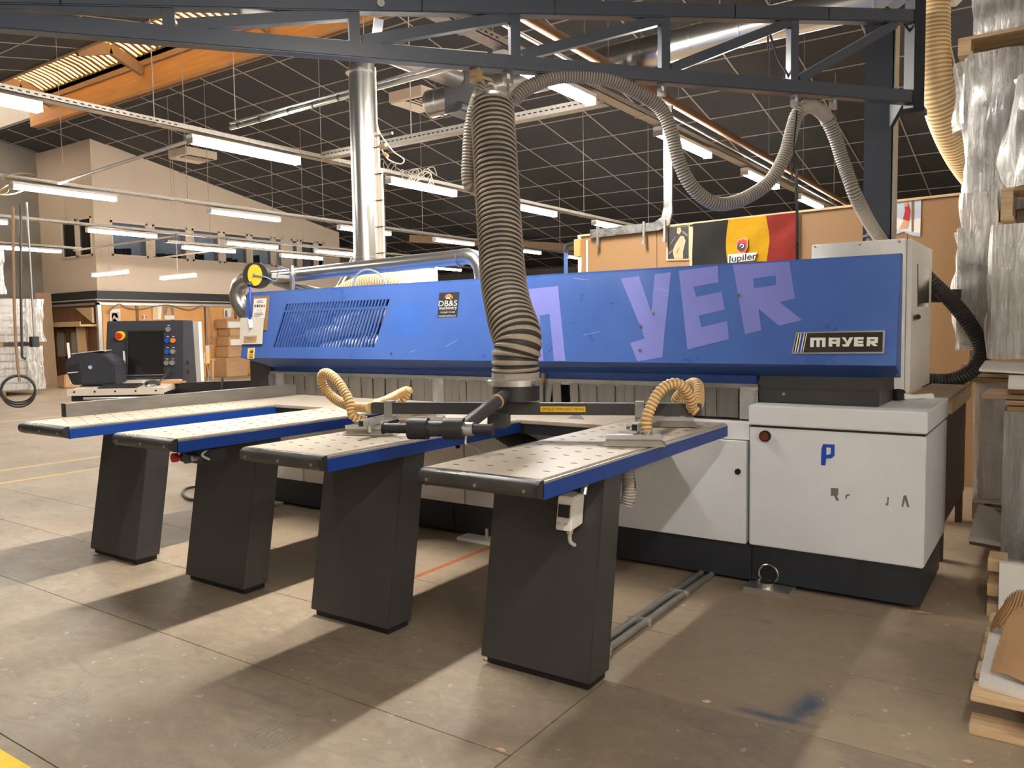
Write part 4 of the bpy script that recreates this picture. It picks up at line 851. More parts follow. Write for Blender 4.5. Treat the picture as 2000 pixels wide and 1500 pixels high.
part('side_branch', B().cyl((-4.55, HY+.02, hz-.05), (-4.05, HY+.1, 1.74), .045, 18), SPIRO, hd, smooth=True)
solo('ribbed_duct', B().tube([(-4.95, 2.95, 1.62), (-4.6, 2.95, 1.76), (-4.2, 2.98, 1.72), (-3.9, 3.0, 1.80), (-3.6, 3.0, 1.85), (-3.35, 3.02, 1.80), (-3.2, 3.05, 1.68)], .085, 18, pitch=.03, amp=.05, two=True), [HOSEA, HOSEAD], 'amber ribbed flexible duct lying along the top of the hood', 'duct', smooth=True)
ad = empty('amber_duct', (.7, 4.3, 3.4), 'translucent amber ribbed duct curving down beside the crane column', 'duct')
part('duct_hose', B().tube([(0.612, 4.3, 3.657), (0.616, 4.3, 3.473), (0.626, 4.3, 3.258), (0.644, 4.35, 3.053), (0.69, 4.5, 2.859), (0.763, 4.75, 2.671), (0.852, 5.02, 2.528), (0.955, 5.15, 2.428)], .110, 22, pitch=.028, amp=.035, two=True), [HOSEA, HOSEAD], ad, smooth=True)
part('duct_cap', B().hexa([V((0.573, 4.3, 3.674))+V((-.06,-.09,0)), V((0.686, 4.3, 3.647))+V((.06,-.09,0)), V((0.686, 4.3, 3.647))+V((.06,.12,0)), V((0.573, 4.3, 3.674))+V((-.06,.12,0)), V((0.537, 4.3, 3.845))+V((-.1,-.09,0)), V((0.794, 4.3, 3.78))+V((.1,-.09,0)), V((0.794, 4.3, 3.78))+V((.1,.12,0)), V((0.537, 4.3, 3.845))+V((-.1,.12,0))]), ALU, ad)

# ------------------------------------------------------------------ lamps: rows of tube lights on perforated trays
TRAYM = mat('perforated tray steel', (.46, .42, .37), .42, .6, var=.25, scale=40)
DIFF = emis('lit opal diffuser', LAMP_COLOR, LAMP_POWER); DIFF_FILL = emis('lit diffuser of added fill lamps', LAMP_COLOR, FILL_POWER); DIFFN = emis('brighter lit opal diffuser', LAMP_COLOR, NEAR_POWER)
def lamp(x, y0, label, z=3.5, along='y', ln=1.5):
    o = empty('fluorescent_lamp', (x, y0, z), label, 'lamp', 'tube lamps of the hall')
    def bx(a0, a1, w0, w1, z0, z1): return B().box(x+w0, x+w1, y0+a0, y0+a1, z0, z1) if along == 'y' else B().box(x+a0, x+a1, y0+w0, y0+w1, z0, z1)
    part('lamp_body', bx(0, ln, -.055, .055, z+.035, z+.075), PANELW, o)
    part('diffuser', bx(.02, ln-.02, -.045, .045, z-.022, z+.035), DIFFN if -3 < x < 0 else DIFF_FILL if x > 0 else DIFF, o, bevel=.018)
    part('end_clip', bx(0, .02, -.055, .055, z-.025, z+.035), ALU, o); part('end_clip', bx(ln-.02, ln, -.055, .055, z-.025, z+.035), ALU, o)
    return o
def tray(x, y0, y1, label, hang, z=3.60):
    o = empty('cable_tray', (x, y0, z), label, 'tray', 'lamp trays under the ceiling')
    tb = B().box(x-.07, x+.07, y0, y1, z, z+.006).box(x-.07, x-.064, y0, y1, z, z+.055).box(x+.064, x+.07, y0, y1, z, z+.055)
    part('tray_channel', tb, TRAYM, o)
    ho = B(); y = y0+.05
    while y < min(y1, y0+9) - .1: ho.box(x+.0701, x+.0712, y, y+.035, z+.022, z+.034); y += .07
    part('slot', ho, BLACK, o, kind='stuff')
    for y in hang:
        part('hanger_rod', B().cyl((x, y, z+.02), (x, y, zc(y)+.01), .006, 6), TBAR, o)
        part('hanger_hook', B().box(x-.075, x+.075, y-.02, y+.02, z-.006, z+.0), TBAR, o)
    return o
ROWS = [('right-hand row', -2.25, [.1, 3.0, 5.98, 8.85, 11.6, 14.5], 'row behind the crane arm'),
        ('row over the left tables', -6.45, [.05, 3.09, 6.2, 9.2, 12.2, 15.2], ''),
        ('second row from the right wall', -10.75, [.35, 3.15, 6.3, 9.3, 12.3, 15.4, 18.4], ''),
        ('third row across the hall', -14.75, [.35, 3.3, 6.27, 9.5, 12.25, 15.3], ''),
        ('row nearest the left wall', -19.35, [.6, 3.6, 6.5], '')]
rn = ['row behind the crane arm', 'row crossing the tall exhaust duct', 'row in the middle of the hall', 'row before the office windows', 'row nearest the grey left wall']
on = ['first', 'second', 'third', 'fourth', 'fifth', 'sixth', 'seventh', 'eighth']
for k, (nm, x, ys_, _) in enumerate(ROWS):
    first = (1, 0, 1, 1, 3)[k]          # the lamps before this one hang outside the picture
    for j, y in enumerate(ys_): lamp(x, y, '%s lit tube lamp from the front in the %s' % (on[j-first], rn[k]) if j >= first else '%s unseen lamp of the %s, outside the picture' % (on[j], rn[k]))
    tray(x, -6, ys_[-1]+2.0, 'perforated grey tray carrying the lamps of the %s' % rn[k], [y-.4 for y in ys_ if y > -1 and not 6.5 < y-.4 < 8.6])
for x, y, lab in ((2.0, -5.7, 'added fill lamp far behind the camera'), (2.0, -2.8, 'added fill lamp right above the camera'), (6.2, -5.7, 'added fill lamp behind the camera by the right wall'), (6.2, -2.8, 'added fill lamp right of the camera by the right wall')): lamp(x, y, lab+', outside the picture')  # unseen fill lamps, added to brighten the right side and the foreground
for j, y in enumerate([9.43, 12.4, 18.9]): lamp(-16.35, y, '%s lit tube lamp of the short row under the office windows' % on[j])
tray(-16.35, 9.0, 21.2, 'thin tray of the short lamp row under the office windows', [9.2, 12.2, 15.2])
for j, (x, y) in enumerate([(-18.4, 8.3), (-18.45, 10.14)]):
    o = lamp(x, y, ['low lit lamp hung crosswise at the office corner', 'low lit lamp hung crosswise under the second office pane'][j], z=2.88, along='x', ln=1.5)
    part('hanger_rod', B().cyl((x+.75, y, 2.95), (x+.75, y, 3.56 if j == 0 else zc(y)+.05), .007, 6), TBAR, o)
ct = empty('cross_tray', (-4.3, 4.95, 3.62), 'perforated tray crossing between the two right-hand lamp rows', 'tray')
part('tray_channel', B().box(-6.37, -2.33, 4.90, 4.906, 3.60, 3.68).box(-6.37, -2.33, 4.90, 5.02, 3.596, 3.602), TRAYM, ct)
ho = B()
for k in range(60): ho.box(-6.4+.069*k, -6.36+.069*k, 4.898, 4.8995, 3.635, 3.648)
part('slot', ho, BLACK, ct, kind='stuff'); part('hanger_rod', B().cyl((-4.9, 4.96, 3.6), (-4.9, 4.96, zc(4.96)), .006, 6), TBAR, ct)
cpp = empty('overhead_conduit', (-5.8, 3.92, 3.9), 'pair of grey conduits under the ceiling left of the tall duct', 'pipe')
part('conduit', B().cyl((-6.85, 3.92, 3.86), (-3.4, 3.92, 3.91), .024, 10).cyl((-6.85, 3.92, 3.92), (-3.4, 3.92, 3.96), .016, 10), ALU, cpp)
for x in (-6.7, -6.3, -5.8, -5.4, -5.0): part('pipe_clip', B().cyl((x, 3.92, 3.87+(x+6.85)*.014), (x+.02, 3.92, 3.87+(x+6.85)*.014), .034, 10), DARK, cpp)
part('hanger_rod', B().cyl((-6.75, 3.92, 3.9), (-6.75, 3.92, zc(3.92)), .006, 6), TBAR, cpp)
solo('slanting_conduit', B().cyl((-10.53, 3.70, 3.60), (-6.5, 3.30, 3.60), .022, 8), TBAR, 'thin conduit crossing from the middle lamp row to the next', 'pipe')
solo('crossing_conduit', B().cyl((-19.3, 8.3, 3.56), (-14.8, 8.3, 3.58), .025, 8), TBAR, 'pale conduit crossing above the two low lamps', 'pipe')
solo('crossing_conduit', B().cyl((-18.6, 10.05, 3.42), (-14.8, 10.5, 3.56), .025, 8), TBAR, 'pale conduit crossing left of the middle lamps', 'pipe')
cpx = empty('copper_pipe', (-2.1, 8, 3.8), 'long copper coloured pipe running along the right-hand lamp row', 'pipe')
part('pipe', B().cyl((-2.02, 1.6, 3.80), (-1.98, 15.5, 3.64), .045, 12), COPPER, cpx, smooth=True); part('side_pipe', B().cyl((-2.12, 1.6, 3.72), (-2.08, 15.5, 3.58), .016, 8), ALU, cpx)
for y in (4.4, 6.0, 9.2, 11.): part('pipe_hanger', B().cyl((-2.02, y, 3.75), (-2.02, y, zc(y)), .005, 6), STEELD, cpx)
rc = empty('riser_conduit', (-3.95, 3.5, 1.3), 'thin pale conduits strapped together beside the tall duct', 'pipe')
for dx, z in ((0, 3.3), (.035, 3.3), (.07, 2.95)): part('conduit', B().cyl((-4.02+dx, 3.45, 1.3), (-4.02+dx, 3.45, z), .013, 8), CREAMF, rc)
for z in (1.9, 2.15, 2.4, 2.65, 2.9, 3.15): part('strap', B().box(-4.04, -3.935, 3.43, 3.47, z, z+.006), BLACK, rc)
part('upper_rod', B().cyl((-4.0, 3.45, 3.3), (-4.0, 3.45, 3.9), .010, 8), TBAR, rc)
part('loop_cable', B().tube([(-4.0, 3.45, 3.40), (-3.95, 3.44, 3.28), (-3.80, 3.44, 3.1), (-3.66, 3.44, 3.0), (-3.70, 3.44, 2.96), (-3.85, 3.44, 3.02), (-3.93, 3.44, 3.12)], .006, 6), CREAMF, rc)
part('valve', B().cyl((-3.95, 3.44, 3.16), (-3.88, 3.44, 3.16), .02, 8).cyl((-3.90, 3.44, 3.08), (-3.86, 3.44, 3.05), .02, 8), BRASS, rc); part('arm', B().cyl((-4.02, 3.45, 3.26), (-3.80, 3.45, 3.26), .014, 8), STEELD, rc)
# tangle of cables over the second lamp of the duct row
tg = B()
for k in range(9):
    c = V((-6.45+random.uniform(-.1,.3), 6.15+random.uniform(0,.7), 3.68)); r = random.uniform(.10,.22)
    tg.tube([c+V((r*math.cos(a)*.6, r*math.sin(a), .08*math.sin(2*a+k)-(.12 if k % 3 == 0 else -.05)*abs(math.sin(a)))) for a in [q*math.pi/3 for q in range(6)]], .007, 5, closed=True)
solo('cable_tangle', tg, BOARDG, 'tangle of grey cables heaped on the tray beside the tall duct', 'cable')
tg = B()
for k in range(6):
    c = V((-10.75+random.uniform(-.1,.1), 2.7+random.uniform(0,.5), 3.55)); r = random.uniform(.15,.32)
    tg.tube([c+V((r*math.cos(a)*.4, r*math.sin(a), .16*math.sin(a+k))) for a in [q*math.pi/3 for q in range(6)]], .009, 5, closed=True)
solo('cable_tangle', tg, BRASS, 'tangle of yellowish cables over the hanging control leads', 'cable')
# hanging control leads at far left
for k, (px, m, lab) in enumerate([(0, WOODD, 'brown lead ending in a coiled black cable'), (1, LEGM, 'grey lead with a bent end hanging left'), (2, STEELD, 'grey lead ending in a small push-button box')]):
    pt = [(-10.75, 3.27, 3.231), (-10.75, 3.342, 3.311), (-10.75, 3.395, 3.281)][k]
    if k == 0:
        o = empty('control_lead', pt, lab, 'cable'); part('lead', B().tube([(-10.75, 3.155, 3.218), (-10.75, 3.107, 2.108), (-10.75, 3.09, 1.316), (-10.75, 3.107, 0.77)], .020, 7), m, o)
        b = B()
        for q in range(3): b.tube([V((-10.75, 3.086, 0.626))+V((.06*math.cos(a), .20*math.cos(a), .22*math.sin(a)*(1-.06*q)+.02*q)) for a in [t_*math.pi/4+q for t_ in range(8)]], .014, 6, closed=True)
        part('coil', b, DARK, o)
    elif k == 1:
        o = empty('control_lead', pt, lab, 'cable'); part('lead', B().tube([(-10.75, 3.258, 3.265), (-10.75, 3.186, 1.822), (-10.75, 3.16, 1.11), (-10.75, 3.206, 1.086)], .017, 7, raw=True), m, o)
    else:
        o = empty('control_lead', pt, lab, 'cable'); part('lead', B().tube([(-10.75, 3.342, 3.311), (-10.75, 3.342, 2.553), (-10.75, 3.339, 1.369)], .014, 7), m, o)
        q = V((-10.75, 3.337, 1.332)); part('button_box', B().box(q.x-.05, q.x+.05, q.y-.05, q.y+.05, q.z-.08, q.z+.07), DARK, o, bevel=.006)
# ceiling heater units
for k, (c, lab) in enumerate([((-9.05, 9.95, 5.8), 'pale square air unit hung under the ceiling right of the tall duct'), ((-17.65, 10.7, 6.0), 'pale square air unit hung under the ceiling near the office')]):
    o = empty('air_unit', c, lab, 'heater', None); x, y, z = c
    part('unit_case', B().box(x-.42, x+.42, y-.45, y+.45, z+.02, z+.22), CREAM, o, bevel=.01)
    part('grille', B().box(x-.05, x+.38, y-.36, y+.36, z+.0, z+.025), DARK, o)
    for q in range(4): part('louvre', B().box(x-.05+.11*q, x-.02+.11*q, y-.36, y+.36, z-.008, z+.004), CREAM, o)
    part('baffle', B().box(x-.40, x-.08, y-.42, y+.42, z, z+.022), CREAMF, o)
    for sx_ in (-.38, .38): part('hanger_rod', B().cyl((x+sx_, y, z+.2), (x+sx_, y, zc(y)), .008, 6), STEELD, o)
# tray dropping from the lamp row to the partition top
dt = empty('drop_tray', (-1.9, 5.44, 2.4), 'perforated tray dropping from the lamp row to the partition top', 'tray')
part('tray_channel', B().prism([(-1.945, 5.44, 3.62), (-1.945, 5.44, 2.62), (-1.97, 5.44, 2.52), (-2.05, 5.44, 2.475), (-2.80, 5.44, 2.46), (-2.80, 5.44, 2.37), (-2.0, 5.44, 2.39), (-1.90, 5.44, 2.43), (-1.855, 5.44, 2.55), (-1.855, 5.44, 3.62)], (0,.035,0)), STEEL, dt)
ho = B()
for k in range(22): ho.box(-1.925, -1.91, 5.437, 5.44, 2.66+.042*k, 2.68+.042*k).box(-1.89, -1.875, 5.437, 5.44, 2.68+.042*k, 2.70+.042*k)
for k in range(17): ho.box(-2.78+.042*k, -2.76+.042*k, 5.437, 5.44, 2.405, 2.418).box(-2.76+.042*k, -2.74+.042*k, 5.437, 5.44, 2.432, 2.444)
part('slot', ho, STEELD, dt, kind='stuff')
for x in (-2.70, -2.16, -1.93): part('bracket', B().box(x-.012, x+.012, 5.42, 5.445, 2.27, 2.49).box(x-.016, x+.016, 5.41, 5.44, 2.26, 2.29), STEELD, dt)

# ------------------------------------------------------------------ things fixed to the hood's left end
sb_ = empty('instruction_board', hp(-4.15, .4), 'framed instruction sheet with warning pictograms on the left end of the hood', 'sign')
def hpl(pts, m, off, th, name, par):
    b = B(); b.prism([hp(u, v, off) for u, v in pts], HN*th); return part(name, b, m, par)
hpl([(-4.218, 0.523), (-4.011, 0.522), (-3.997, 0.231), (-4.197, 0.234)], CHIP, .001, .006, 'backing_board', sb_)
hpl([(-4.198, 0.5), (-4.035, 0.501), (-4.038, 0.331), (-4.196, 0.334)], WHITE, .007, .001, 'sheet', sb_)
for k in range(5): part('pictogram', B().cyl(hp(*[(-4.175, 0.438), (-4.144, 0.438), (-4.114, 0.437), (-4.084, 0.436), (-4.054, 0.435)][k], .008), hp(*[(-4.175, 0.438), (-4.144, 0.438), (-4.114, 0.437), (-4.084, 0.436), (-4.054, 0.435)][k], .0086), .013, 12), [GREYP, INK, GREYP, GREYP, ORANGE][k], sb_)
hpl([(-4.141, 0.394), (-4.114, 0.393), (-4.131, 0.415)], YELLOW, .008, .0006, 'pictogram', sb_); hpl([(-4.104, 0.393), (-4.077, 0.392), (-4.094, 0.414)], YELLOW, .008, .0006, 'pictogram', sb_)
for a, c in (((-4.154, 0.479), (-4.081, 0.479)), ((-4.159, 0.466), (-4.072, 0.466)), ((-4.179, 0.377), (-4.065, 0.377)), ((-4.177, 0.364), (-4.057, 0.364)), ((-4.182, 0.351), (-4.094, 0.352))): part('text_line', B().beam(hp(*a, .008), hp(*c, .008), .006, .0008, up=HN), GREYP, sb_)
pc = empty('document_pouch', hp(-4.2, .2), 'clear plastic pouch with papers hung on the left end of the hood', 'pouch')
hpl([(-4.336, 0.333), (-4.046, 0.335), (-4.032, 0.118), (-4.315, 0.116)], WHITE, .010, .004, 'papers', pc)
hpl([(-4.344, 0.339), (-4.036, 0.339), (-4.025, 0.114), (-4.322, 0.112)], POUCH, .015, .002, 'pouch_film', pc)
hpl([(-4.271, 0.182), (-4.102, 0.185), (-4.1, 0.129), (-4.269, 0.125)], CARD, .018, .001, 'card', pc)
hpl([(-4.248, 0.167), (-4.127, 0.17), (-4.126, 0.164), (-4.247, 0.16)], GREYP, .0195, .0005, 'text_line', pc); hpl([(-4.218, 0.151), (-4.151, 0.153), (-4.15, 0.147), (-4.217, 0.146)], GREYP, .0195, .0005, 'text_line', pc)
sr = empty('spring_reel', (-4.3, 2.22, 1.9), 'black cable reel with a yellow cover above the left end of the hood', 'reel')
rc0 = V((-4.356, 2.28, 1.906)); rn_ = (V((1.428, -2.2067, 1.4124))-rc0); rn_.z = 0; rn_.normalize(); rn_ = (rn_+V((-.35,-.1,0))).normalized()
part('drum', B().cyl(rc0-rn_*.06, rc0+rn_*.03, .112, 28), DARK, sr, smooth=True, bevel=.0)
part('drum_rim', B().cyl(rc0-rn_*.10, rc0-rn_*.06, .085, 24), LEGM, sr, smooth=True)
rs = rn_.cross(V((0,0,1))).normalized()
def disc(w_, h_, cut): return [rc0+rn_*.031+rs*(w_*math.cos(a))+V((0,0,h_*math.sin(a))) for a in [k*math.pi/12 for k in range(24)]]
b = B(); b.prism(disc(.062, .092, 0), rn_*.012); part('yellow_cover', b, YELLOW, sr)
part('hub_bolt', B().cyl(rc0+rn_*.043, rc0+rn_*.06, .014, 10), STEELD, sr)
part('spring_cable', B().tube([rc0+rn_*.06, rc0+rn_*.05+rs*-.10+V((0,0,-.02)), rc0+rs*-.17+V((0,0,-.05)), rc0+rs*-.20+V((0,0,.06)), rc0+rs*-.28+V((0,0,.04)), rc0+rs*-.33+V((0,0,-.06)), rc0+rs*-.30+V((0,0,-.17)), rc0+rs*-.14+V((0,0,-.20))], .006, 6), mat('blue grey cable', (.16, .22, .32), .5), sr)
part('stop_ball', B().ball(V((-4.216, 2.1, 1.818)), .024, 12), DARK, sr, smooth=True)
part('blue_cord', B().tube([V((-4.217, 2.1, 1.805)), V((-4.168, 2.06, 1.623)), hp(*(-4.201, 0.325), .03)], .010, 8), BLUEP, sr)
part('end_clip', B().beam(hp(*(-4.196, 0.317), .03), hp(*(-4.173, 0.251), .03), .03, .012), ALU, sr)
part('holding_arm', B().beam(rc0-rn_*.10, (-4.24, 2.56, 1.90), .03, .03), STEELD, sr)
solo('grey_box', B().box(-3.75, -3.2, 3.1, 3.35, 1.70, 1.955), PANEL, 'grey sheet metal box behind the hood beside the duct', 'box', bevel=.004)
solo('blue_cable', B().tube([(-3.45, 2.55, 1.76), (-3.42, 2.55, 1.86), (-3.30, 2.55, 1.91), (-3.15, 2.55, 1.87), (-3.05, 2.55, 1.74)], .009, 8), mat('pale blue cable', (.35, .42, .50), .4), 'pale blue cable arching over the top of the hood beside the duct', 'cable')

# ------------------------------------------------------------------ operator console, swung out at the far left
WX = V((.8, .6, 0)); NX = V((.6, -.8, 0)); RC = V((-5.75, 2.45, 0)); UP = V((0,0,1))
def cp(u, d, z): return RC+WX*u+NX*d+UP*z          # u<0 to the left, d towards the operator
co = empty('control_console', RC+WX*-.37, 'dark machine control console with a screen and a keyboard shelf', 'console')
def cbx(b, u0, u1, d0, d1, z0, z1):
    return b.hexa([cp(u0,d1,z0), cp(u1,d1,z0), cp(u1,d0,z0), cp(u0,d0,z0), cp(u0,d1,z1), cp(u1,d1,z1), cp(u1,d0,z1), cp(u0,d0,z1)])
CONS = mat('slate console paint', (.030, .032, .042), .45, var=.1)
b = B().hexa([cp(-.76,0.06,.90), cp(0,0.06,.90), cp(0,-.34,.90), cp(-.76,-.30,.90), cp(-.74,-.02,1.545), cp(0,-.02,1.545), cp(0,-.30,1.545), cp(-.74,-.26,1.545)])
part('console_body', b, CONS, co, bevel=.008)
def cf(u, z, off=0.): return cp(u, .06-.08*(z-.90)/.645+off, z)
def cpl(pts, m, name, par, off=.003, th=.004):
    b = B(); b.prism([cf(u, z, off) for u, z in pts], NX*th); return part(name, b, m, par)
sc = cpl([(-.53, 1.02), (-.185, 1.02), (-.185, 1.44), (-.53, 1.44)], SCREEN, 'screen', co)
for pts in ([(-.55,1.0), (-.175,1.0), (-.175,1.02), (-.55,1.02)], [(-.55,1.44), (-.175,1.44), (-.175,1.455), (-.55,1.455)], [(-.55,1.0), (-.53,1.0), (-.53,1.455), (-.55,1.455)]): cpl(pts, DARK, 'screen_bezel', sc, .003, .010)
cpl([(-.54, 1.008), (-.18, 1.008), (-.18, 1.013), (-.54, 1.013)], ALU, 'screen_line', sc, .004, .011)
es = part('stop_button', B().cyl(cf(-.60,1.40), cf(-.60,1.40,.035), .045, 16), YELLOW, co); part('stop_cap', B().cyl(cf(-.60,1.40,.035), cf(-.60,1.40,.075), .030, 14), RED, es)
for k, (u, z, m) in enumerate([(-.135,1.455,ALU), (-.145,1.345,BLUEP), (-.09,1.345,ORANGE), (-.145,1.235,BLUEP), (-.09,1.235,ALU), (-.15,1.125,ALU), (-.095,1.125,ALU)]):
    part('push_button', B().cyl(cf(u,z), cf(u,z,.03), .024, 14), m, co)
    cpl([(u-.012, z+.036), (u+.012, z+.036), (u+.012, z+.042), (u-.012, z+.042)], WHITE, 'button_mark', co, .001, .0008)
for z in (1.12, 1.03): part('side_knob', B().cyl(cp(.0,-.10,z), cp(.012,-.10,z), .022, 14), DARK, co)
part('paper_tag', B().prism([cf(-.58,1.25,.004), cf(-.565,1.25,.004), cf(-.55,1.16,.004), cf(-.53,1.10,.004), cf(-.57,1.10,.004)], NX*.002), WHITE, co)
dk = part('desk', B().hexa([cp(-.86,.55,.865), cp(.0,.55,.865), cp(.0,.06,.90), cp(-.86,.06,.90), cp(-.86,.55,.90), cp(.0,.55,.90), cp(.0,.06,.965), cp(-.86,.06,.965)]), CREAMF, co)
part('desk_apron', cbx(B(), -.85, -.01, .06, .52, .80, .865), DARK, co); part('desk_lip', cbx(B(), -.87, .005, .545, .56, .855, .915), CREAMF, dk)
for k in range(5): part('lip_bolt', B().cyl(cp(-.80+.185*k,.56,.89), cp(-.80+.185*k,.566,.89), .009, 8), DARK, dk)
part('pull_handle', B().cyl(cp(-.72,.56,.825), cp(-.18,.56,.825), .012, 10), ALU, co)
part('swing_arm', B().beam((-4.44, 2.35, .93), (-5.62, 2.30, .875), .10, .12), DARK, co, bevel=.008)
part('arm_plate', B().beam((-5.55, 2.30, .945), (-5.85, 2.15, .945), .12, .02), CHIPO, co)
part('arm_cable', B().tube([(-4.9, 2.28, .995), (-4.87, 2.25, .93), (-4.88, 2.26, .80)], .014, 8), DARK, co)
part('arm_post', B().box(-5.05, -4.95, 2.25, 2.35, .02, .84), PANELW, co); part('arm_foot', B().box(-5.15, -4.85, 2.15, 2.45, 0, .02), DARK, co)
pr_ = empty('label_printer', cp(-.75, .33, .96), 'rounded dark label printer at the left end of the console shelf', 'printer')
prof = [(0.0,.0), (.40,.0), (.42,.05), (.46,.16), (.44,.24), (.36,.29), (.22,.31), (.08,.28), (.0,.2)]
b = B(); b.prism([cp(-.50-u*1.0, .40, .945+z) for u, z in prof], NX*-.26); part('printer_body', b, CONS, pr_, bevel=.012)
part('printer_front', B().prism([cp(-.80-u, .405, .955+z) for u, z in [(0,.0), (.10,.0), (.13,.10), (.155,.17), (.02,.20)]], NX*-.27), DARK, pr_, bevel=.006)
part('printer_top', B().prism([cp(-.62, .39, 1.262), cp(-.90, .39, 1.235), cp(-.90, .16, 1.235), cp(-.62, .16, 1.262)], UP*.006), CREAMF, pr_)
part('round_badge', B().cyl(cp(-.72,.402,1.11), cp(-.72,.408,1.11), .018, 14), mat('pale blue badge', (.45, .55, .85), .4), pr_)
part('label_slot', B().beam(cp(-.93,.412,1.06), cp(-.83,.414,1.068), .004, .008), WHITE, pr_)
kb = empty('keyboard', cp(-.45, .36, .92), 'flat dark keyboard on the console shelf between printer and mouse', 'keyboard')
part('keyboard_case', B().hexa([cp(-.62,.50,.906), cp(-.27,.50,.906), cp(-.27,.32,.930), cp(-.62,.32,.930), cp(-.62,.50,.918), cp(-.27,.50,.918), cp(-.27,.32,.948), cp(-.62,.32,.948)]), DARK, kb)
ks = B()
for r_ in range(4):
    for c_ in range(12): cbx(ks, -.61+.028*c_, -.588+.028*c_, .34+.04*r_, .368+.04*r_, .918+.0245*(1-r_/3.)*.8, .928+.0245*(1-r_/3.)*.9)
part('keys', ks, LEGM, kb, kind='stuff')
ms = empty('computer_mouse', cp(-.16, .38, .92), 'dark computer mouse at the right end of the console shelf', 'mouse')
part('mouse_body', B().ball(cp(-.17,.36,.94), .06, 14, (1.2, 1.2, .62)), DARK, ms, smooth=True); part('mouse_side', B().ball(cp(-.165,.40,.925), .045, 12, (1.2,1.2,.5)), ALU, ms, smooth=True)
part('mouse_cord', B().tube([cp(-.14,.28,.95), cp(-.12,.2,1.0), cp(-.08,.16,1.06), cp(-.10,.12,1.0), cp(-.3,.14,.98), cp(-.4,.2,.98)], .006, 6), DARK, ms)
wp = empty('white_plate', (-6.4, 3.3, 0), 'tall pale grey panel standing upright behind the console', 'panel')
part('plate', B().prism([(-7.006, 3.3, 0.851), (-6.736, 3.3, 0.857), (-6.745, 3.3, 1.547), (-6.914, 3.3, 1.55)], (0,.04,0)), PANELW, wp); p_ = (-7.006, 3.3, 0.851)
part('lower_plate', B().box(p_[0], p_[0]+.33, 3.3, 3.34, 0, p_[2]), PANELW, wp)
ch = empty('chair', (-8.5, 4.6, 0), 'yellowish wooden chair half hidden behind the console', 'chair')
c0 = V((-8.77, 4.6, 0.944))
part('backrest', B().prism([c0+V((-.20,0,.02)), c0+V((.20,0,.02)), c0+V((.22,0,.20)), c0+V((-.18,0,.20))], (.05,.06,0)), HOSEY, ch, bevel=.02)
part('seat', B().box(c0.x-.22, c0.x+.22, 4.2, 4.62, c0.z-.36, c0.z-.33), HOSEY, ch, bevel=.01)
for dx, dy in ((-.2,.0), (.2,.0), (-.2,-.38), (.2,-.38)): part('leg', B().cyl((c0.x+dx*.95, 4.6+dy, 0), (c0.x+dx*.85, 4.6+dy*.95, c0.z-.35), .012, 8), STEELD, ch)
for dx in (-.17, .17): part('back_post', B().tube([(c0.x+dx, 4.62, c0.z-.34), (c0.x+dx, 4.68, c0.z-.15), (c0.x+dx, 4.65, c0.z+.05)], .012, 8), STEELD, ch)

# ------------------------------------------------------------------ on the orange wall below the office
def on_wall(name, quad, m, lab, cat, extra=()):
    o = empty(name, quad[0], lab, cat); b = B(); b.prism(quad, (.012,0,0)); part('print', b, m, o)
    for pts, mm in extra: b = B(); b.prism([(p[0]+.012, p[1], p[2]) for p in pts], (.002,0,0)); part('printed_shape', b, mm, o)
    return o
PX = OX+.03
on_wall('poster', [(-21.32, 10.223, 1.66), (-21.32, 10.553, 1.702), (-21.32, 10.57, 2.166), (-21.32, 10.271, 2.148)], WHITE, 'white poster of a dark-haired person left of the console', 'poster',
    [([(-21.32, 10.271, 1.719), (-21.32, 10.525, 1.747), (-21.32, 10.534, 2.076), (-21.32, 10.296, 2.06)], BOARDG), ([(-21.32, 10.315, 1.837), (-21.32, 10.394, 1.882), (-21.32, 10.495, 1.762), (-21.32, 10.355, 1.733)], SKIN), ([(-21.32, 10.29, 1.941), (-21.32, 10.341, 2.045), (-21.32, 10.463, 2.031), (-21.32, 10.501, 1.882), (-21.32, 10.396, 1.926), (-21.32, 10.316, 1.852)], INK), ([(-21.31, 10.321, 1.911), (-21.31, 10.378, 1.986), (-21.31, 10.406, 1.926), (-21.31, 10.357, 1.867)], SKIN)])
on_wall('poster', [(-21.32, 11.57, 1.852), (-21.32, 11.837, 1.852), (-21.32, 11.892, 2.274), (-21.32, 11.59, 2.255)], WHITE, 'small poster with a yellow picture above the console screen', 'poster', [([(-21.32, 11.58, 1.883), (-21.32, 11.755, 1.883), (-21.32, 11.755, 2.21), (-21.32, 11.596, 2.208)], HOSEY)])
on_wall('poster', [(-21.32, 11.956, 1.852), (-21.32, 12.283, 1.852), (-21.32, 12.304, 2.28), (-21.32, 11.96, 2.275)], WHITE, 'small calendar with a brown picture above the console buttons', 'poster', [([(-21.32, 11.954, 1.977), (-21.32, 12.28, 1.979), (-21.32, 12.295, 2.272), (-21.32, 11.968, 2.268)], WOODD), ([(-21.31, 12.025, 1.993), (-21.31, 12.18, 1.994), (-21.31, 12.156, 2.215), (-21.31, 12.07, 2.214)], SKIN)])
on_wall('poster', [(-21.32, 14.073, 1.919), (-21.32, 14.348, 1.919), (-21.32, 14.382, 2.225), (-21.32, 14.086, 2.205)], WHITE, 'small grey photo print above the cardboard boxes', 'poster', [([(-21.32, 14.112, 1.936), (-21.32, 14.211, 1.936), (-21.32, 14.201, 2.155), (-21.32, 14.122, 2.138)], GREYP)])
